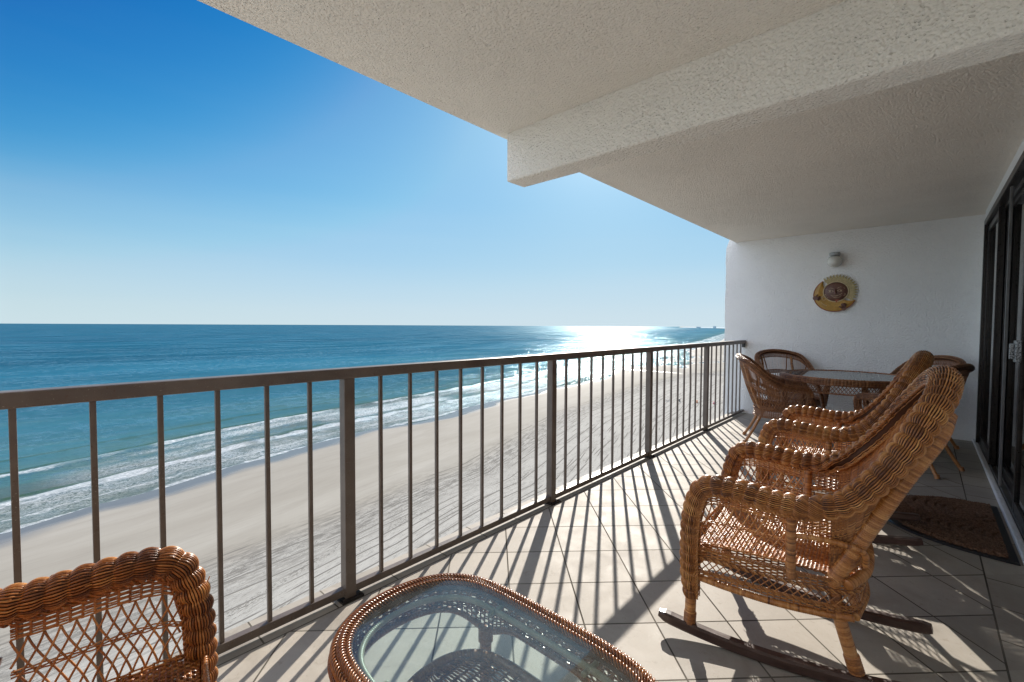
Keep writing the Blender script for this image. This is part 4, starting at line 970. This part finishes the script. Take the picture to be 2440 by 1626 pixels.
    fo = N.math('MULTIPLY', lace, N.math('MAXIMUM', field, N.math('MULTIPLY', inner, .62)))
    fo = N.math('MAXIMUM', fo, N.math('MULTIPLY', N.math('MULTIPLY', solid, N.math('POWER', field, 2.0)), .45))
    crest = N.math('MULTIPLY', band(33.6, 36.0, .4), N.math('MULTIPLY', N.ramp(N.noise(mp(uv, .03, .0), 1, 2), [(.43,0),(.50,1)]), N.ramp(solid, [(0,.35),(1,1)])))
    crest2 = N.math('MULTIPLY', band(13.2, 16.0, .5), N.math('MULTIPLY', N.ramp(N.noise(mp(uv, .035, .0), 1.7, 2), [(.36,.1),(.46,1)]), N.ramp(solid, [(0,.45),(1,1)])))
    line = N.math('MULTIPLY', band(5.6, 6.5, .25), N.ramp(solid, [(0,.25),(1,.9)]))
    edge = N.math('MULTIPLY', band(-1.4, .9, .3), N.ramp(solid, [(0,.35),(1,1)]))
    for x in (crest, crest2, line, edge): fo = N.math('MAXIMUM', fo, x)
    fo = N.math('MINIMUM', fo, 1.0)
    capsm = N.math('MULTIPLY', N.ramp(N.noise(mp(P, .5, 2.4, .1), .35, 3), [(.74,0),(.77,.5)]), 0.0)
    col = N.mix(fo, col, (.72,.74,.74))
    rough = N.math('ADD', N.math('ADD', .10, N.math('MULTIPLY', far, .12)), N.math('MULTIPLY', fo, .5))
    nb2 = N.bump(fo, .4, .12, nb)
    N.setp(Base_Color=col, Roughness=.8, Normal=nb2, Specular_IOR_Level=0.0)
    fr = N.n('Fresnel', i_IOR=1.33); N.l(nb2, fr.inputs['Normal'])
    gl = N.n('BsdfGlossy'); gl.inputs['Color'].default_value = (.70,.92,1,1); N.l(rough, gl.inputs['Roughness']); N.l(nb2, gl.inputs['Normal'])
    spk = N.ramp(N.noise(mp(P, 1.0, 1.0), .33, 3, .8), [(.44,.35),(.60,1.6)]); spk2 = N.ramp(N.noise(mp(P, .35, 1.0, -.98), .03, 4, .7), [(.40,.45),(.60,1.3)])
    glit = N.math('MULTIPLY', spk, spk2)
    fac = N.math('MULTIPLY', N.math('MULTIPLY', N.math('MINIMUM', fr.outputs[0], .24), glit), N.math('SUBTRACT', 1.0, fo))
    mx = N.n('MixShader'); N.l(fac, mx.inputs[0]); N.l(N.b.outputs[0], mx.inputs[1]); N.l(gl.outputs[0], mx.inputs[2]); N.l(mx.outputs[0], N.t.nodes['Material Output'].inputs['Surface'])
    return N.m
vs_sea = np.concatenate([np.array([-75,-60,-45,-30,-20,-12]), np.arange(-8, 100, .55), 100+geo(1.2, 70000, 110)])
M['sea'] = sea_mat()
tag(uvmesh('water', xs, vs_sea, seaz, M['sea']), kind='structure')
def sand_mat():
    N = NT('beach sand'); uvn = N.n('UVMap', uv_map='shore'); sep = N.n('SeparateXYZ'); N.l(uvn.outputs[0], sep.inputs[0]); U, V = sep.outputs[0], sep.outputs[1]
    uv = uvn.outputs[0]
    def mp(sx, sy, rot=0, src=uv):
        m = N.n('Mapping'); m.inputs['Scale'].default_value = (sx, sy, 1); m.inputs['Rotation'].default_value = (0, 0, rot); N.l(src, m.inputs[0]); return m.outputs[0]
    n1 = N.noise(mp(.02, .07), 1, 6, .6); n2 = N.noise(mp(.6, 1.6), 1.2, 6, .7); n3 = N.noise(mp(1, 1), 9, 4, .7)
    col = N.ramp(n1, [(.3,(.30,.275,.225)),(.5,(.355,.33,.275)),(.7,(.40,.375,.32))])
    col = N.mix(N.ramp(N.noise(mp(.06, .25), 1, 6, .62, Distortion=.3), [(.36,.35),(.55,0)]), col, (.27,.248,.205))
    # upper beach: pale, churned by tyres
    uvt0 = N.n('UVMap', uv_map='track').outputs[0]; st0 = N.n('SeparateXYZ'); N.l(uvt0, st0.inputs[0])
    up_ = N.ramp(N.math('DIVIDE', N.math('MULTIPLY', st0.outputs[1], -1.0), 100.0), [(0,0),(.05,1)])
    col = N.mix(N.math('MULTIPLY', up_, .8), col, (.43,.415,.37))
    uvt = N.n('UVMap', uv_map='track').outputs[0]; st_ = N.n('SeparateXYZ'); N.l(uvt, st_.inputs[0]); BD = st_.outputs[1]
    def tracks(rot, sc, lo, hi, w=.018, frq=1.0):
        m = mp(1, 1, rot, uvt); s2 = N.n('SeparateXYZ'); N.l(m, s2.inputs[0])
        wv = N.noise(mp(.012, .03), 1, 2); y = N.math('ADD', N.math('MULTIPLY', s2.outputs[1], frq), N.math('MULTIPLY', wv, 2.2))
        f = N.math('ABSOLUTE', N.math('SUBTRACT', N.math('FRACT', y), .5)); t = N.ramp(f, [(w, 1), (w*2.0, 0)])
        keep = N.ramp(N.noise(mp(.012, .22), sc, 2), [(lo-.06,0),(hi-.03,1)]); return N.math('MULTIPLY', t, keep)
    tr = N.math('MAXIMUM', tracks(.015, 1, .50, .54, .03, .35), tracks(-.05, 1.6, .53, .57, .05, .6));
    tr = N.math('MULTIPLY', tr, N.math('ADD', .12, N.math('MULTIPLY', up_, .88)))
    chn = N.math('MULTIPLY', N.ramp(N.noise(mp(.05, .35), 1, 5, .7), [(.50,0),(.60,1)]), N.ramp(N.noise(mp(.9, 2.2), 2.2, 4, .7), [(.50,0),(.57,1)]))
    chn = N.math('MULTIPLY', chn, up_)
    fine = N.math('MULTIPLY', N.ramp(N.noise(mp(.35, 3.2), 1.6, 6, .8), [(.52,0),(.64,.75)]), up_); clump = N.math('MULTIPLY', N.ramp(N.noise(mp(.6, 1.0), 2.6, 4, .8), [(.60,0),(.66,.9)]), N.ramp(N.noise(mp(.03, .12), 1.4, 3), [(.48,0),(.62,1)])); fine = N.math('MAXIMUM', fine, N.math('MULTIPLY', clump, up_))
    bw = N.ramp(N.math('ABSOLUTE', N.math('DIVIDE', N.math('ADD', BD, 5.0), 10.0)), [(.15,1),(.9,0)]); bn = N.ramp(N.noise(mp(.22, 1.1, 0, uvt), 1.3, 6, .8), [(.44,0),(.58,1)])
    wr = N.math('MULTIPLY', bw, bn); wl = N.math('MULTIPLY', N.math('MAXIMUM', N.ramp(N.math('ABSOLUTE', N.math('DIVIDE', BD, 10.0)), [(.012,1),(.03,0)]), N.ramp(N.math('ABSOLUTE', N.math('DIVIDE', N.math('ADD', BD, 1.5), 10.0)), [(.012,1),(.03,0)])), N.ramp(N.noise(mp(.1, .3), 1, 4), [(.4,.2),(.55,1)]))
    dk = N.math('MAXIMUM', N.math('MAXIMUM', tr, chn), N.math('MAXIMUM', fine, N.math('MAXIMUM', wr, wl)))
    col = N.mix(N.math('MULTIPLY', dk, .85), col, (.15,.14,.12))
    # wet sand by the water and round the pools
    g = N.n('NewGeometry'); sp = N.n('SeparateXYZ'); N.l(g.outputs['Position'], sp.inputs[0])
    hz = N.math('SUBTRACT', sp.outputs[2], SEA)
    wet = N.ramp(N.math('ADD', hz, N.math('MULTIPLY', N.math('SUBTRACT', n1, .5), .12)), [(.055,1),(.11,0)])
    damp = N.ramp(N.math('ADD', hz, N.math('MULTIPLY', N.math('SUBTRACT', n1, .5), .5)), [(.15,.55),(.75,0)])
    col = N.mix(N.math('MULTIPLY', damp, .5), col, (.30,.27,.23)); col = N.mix(wet, col, (.16,.15,.135))
    rough = N.math('SUBTRACT', N.math('SUBTRACT', .85, N.math('MULTIPLY', wet, .62)), N.math('MULTIPLY', damp, .35))
    h = N.math('SUBTRACT', N.math('ADD', N.math('MULTIPLY', n2, .5), N.math('MULTIPLY', n3, .15)), N.math('MULTIPLY', dk, .9))
    hb = N.math('MULTIPLY', h, N.math('ADD', .12, up_))
    return N.setp(Base_Color=col, Roughness=N.math('MAXIMUM', rough, .2), Normal=N.bump(hb, .5, .10), Specular_IOR_Level=N.math('ADD', .03, N.math('MULTIPLY', wet, .4)))
M['sand'] = sand_mat()
xs_b = np.concatenate([-geo(3000, 60, 20), np.arange(-58, 520, 1.3), 520+geo(2, 50000, 60)])
vs_b = np.concatenate([-geo(900, 90, 12), np.arange(-88, 34, 1.0), [45, 80]])
tag(uvmesh('beach', xs_b, vs_b, beachz, M['sand']), kind='structure')
# far low headland with its tree line, and two far towers
M['headland'] = simple('haze-tinted wooded shore', (.30,.40,.45), .95, .01, .25)  # distance haze is put into this blue-grey colour
hd = Buf(); xx = np.linspace(5200, 12500, 160); yy0 = shoreY(xx)-30; hz = 9+3*wob(xx, 60, 3)
V = []
for k in range(160): V += [(xx[k], yy0[k], SEA-1), (xx[k]+30, yy0[k]-50, SEA+max(4, hz[k])), (xx[k]+300, yy0[k]-600, SEA+max(6, hz[k])), (xx[k]+400, yy0[k]-700, SEA-1)]
idx = np.arange(640).reshape(160, 4); hd.add(V, np.stack([idx[:-1, :-1], idx[:-1, 1:], idx[1:, 1:], idx[1:, :-1]], -1).reshape(-1, 4)); tag(hd.build('hills', M['headland'], None), kind='structure')
M['tower'] = simple('haze-tinted tower', (.34,.46,.52), .8, .02, .1)  # towers get the same distance haze painted into their colour
def tower(rt, x, wd, h, lab):
    r = empty('tower_block', (x, x*rt, SEA)); tag(r, lab, 'building'); q = Buf(); q.box((-wd/2, -wd, 0), (wd/2, wd, h)); q.build('wall', M['tower'], r, False); q = Buf(); q.box((-wd*.2, -wd*.3, h), (wd*.2, wd*.3, h+3)); q.build('roof_box', M['tower'], r, False)
tower(.331, 8400, 22, 36, 'tiny square tower block standing alone far off on the horizon shore')
tower(.3665, 10200, 26, 24, 'low block at the left end of the hazy far shore')
tower(.3625, 10000, 20, 23, 'low block just right of the leftmost block on the hazy far shore')

# ------------------------------------------------------------------ small things on the sand
def ground(x, y):
    v = y-shoreY(np.array([x]))[0]; return float(beachz(np.array([float(x)]), np.array([v]))[0])
def barrel(x, y, col, lab, bandc):
    r = empty('beach_barrel', (x, y, ground(x, y))); tag(r, lab, 'barrel', 'barrels standing on the beach')
    q = Buf(); lathe(q, [(.28,0),(.30,.05),(.29,.3),(.305,.45),(.29,.6),(.30,.86),(.27,.9)], 18); q.build('drum', simple('barrel paint '+lab[:6], col, .5), r)
    q = Buf(); lathe(q, [(.308,.36),(.312,.38),(.312,.55),(.308,.57)], 18); q.build('band', simple('band '+lab[:6], bandc, .5), r)
barrel(171.06, 69.1, (.02,.02,.025), 'dark barrel standing alone on the sand', (.3,.3,.3))
barrel(172.1, 62.8, (.55,.20,.08), 'orange barrel standing on the sand', (.7,.5,.35))
barrel(172.8, 57.0, (.5,.06,.06), 'red barrel with a white band standing on the sand', (.8,.8,.8))
pr = empty('slatted_platform', (169.5, 73.4, ground(169.5, 73.4))); tag(pr, 'low grey slatted platform standing on the sand left of the barrels', 'platform')
q = Buf()
for k in range(6): q.box((-.7+k*.24, -.75, .55), (-.54+k*.24, .75, .6))
q.build('deck', simple('grey slats', (.22,.22,.23), .7), pr, False)
for sx in (-.6, .58):
    for sy in (-.65, .65):
        q = Buf(); q.box((sx-.04, sy-.04, 0), (sx+.04, sy+.04, .55)); q.build('leg', simple('grey leg', (.18,.18,.19), .7), pr, False)
def person(x, y, rz, col, lab):
    me = bpy.data.meshes.new('person'); J = [(0,0,.98),(0,0,1.2),(0,0,1.42),(0,.02,1.52),(0,.03,1.64),(0,.02,1.74),(.19,0,1.40),(.25,.05,1.13),(.24,.18,.92),(-.19,0,1.40),(-.25,-.06,1.13),(-.25,-.02,.90),(.10,0,.92),(.11,.14,.50),(.11,.10,.06),(.11,.24,.03),(-.10,0,.92),(-.11,-.06,.50),(-.11,-.26,.10),(-.11,-.16,.03)]
    Ed = [(0,1),(1,2),(2,3),(3,4),(4,5),(2,6),(6,7),(7,8),(2,9),(9,10),(10,11),(0,12),(12,13),(13,14),(14,15),(0,16),(16,17),(17,18),(18,19)]
    me.from_pydata(J, Ed, []); o = bpy.data.objects.new('person', me); SC.collection.objects.link(o); me.materials.append(simple('clothes '+lab[:8], col, .8))
    o.location = (x, y, ground(x, y)); o.rotation_euler = (0, 0, rz); md = o.modifiers.new('skin', 'SKIN')
    rad = [.15,.14,.15,.06,.09,.07,.06,.045,.035,.06,.045,.035,.085,.06,.04,.035,.085,.06,.04,.035]
    for v, r_ in zip(me.skin_vertices[0].data if me.skin_vertices else [], rad): v.radius = (r_, r_*.85)
    if not me.skin_vertices:
        pass
    o.modifiers.new('sub', 'SUBSURF').levels = 1; tag(o, lab, 'person', 'people walking on the beach')
person(225.0, 143.2-6, .4, (.03,.03,.035), 'person in dark clothes walking at the water edge, farther one')
person(221.5, 139.6-6, .4, (.05,.05,.07), 'person in dark clothes walking at the water edge, nearer one')
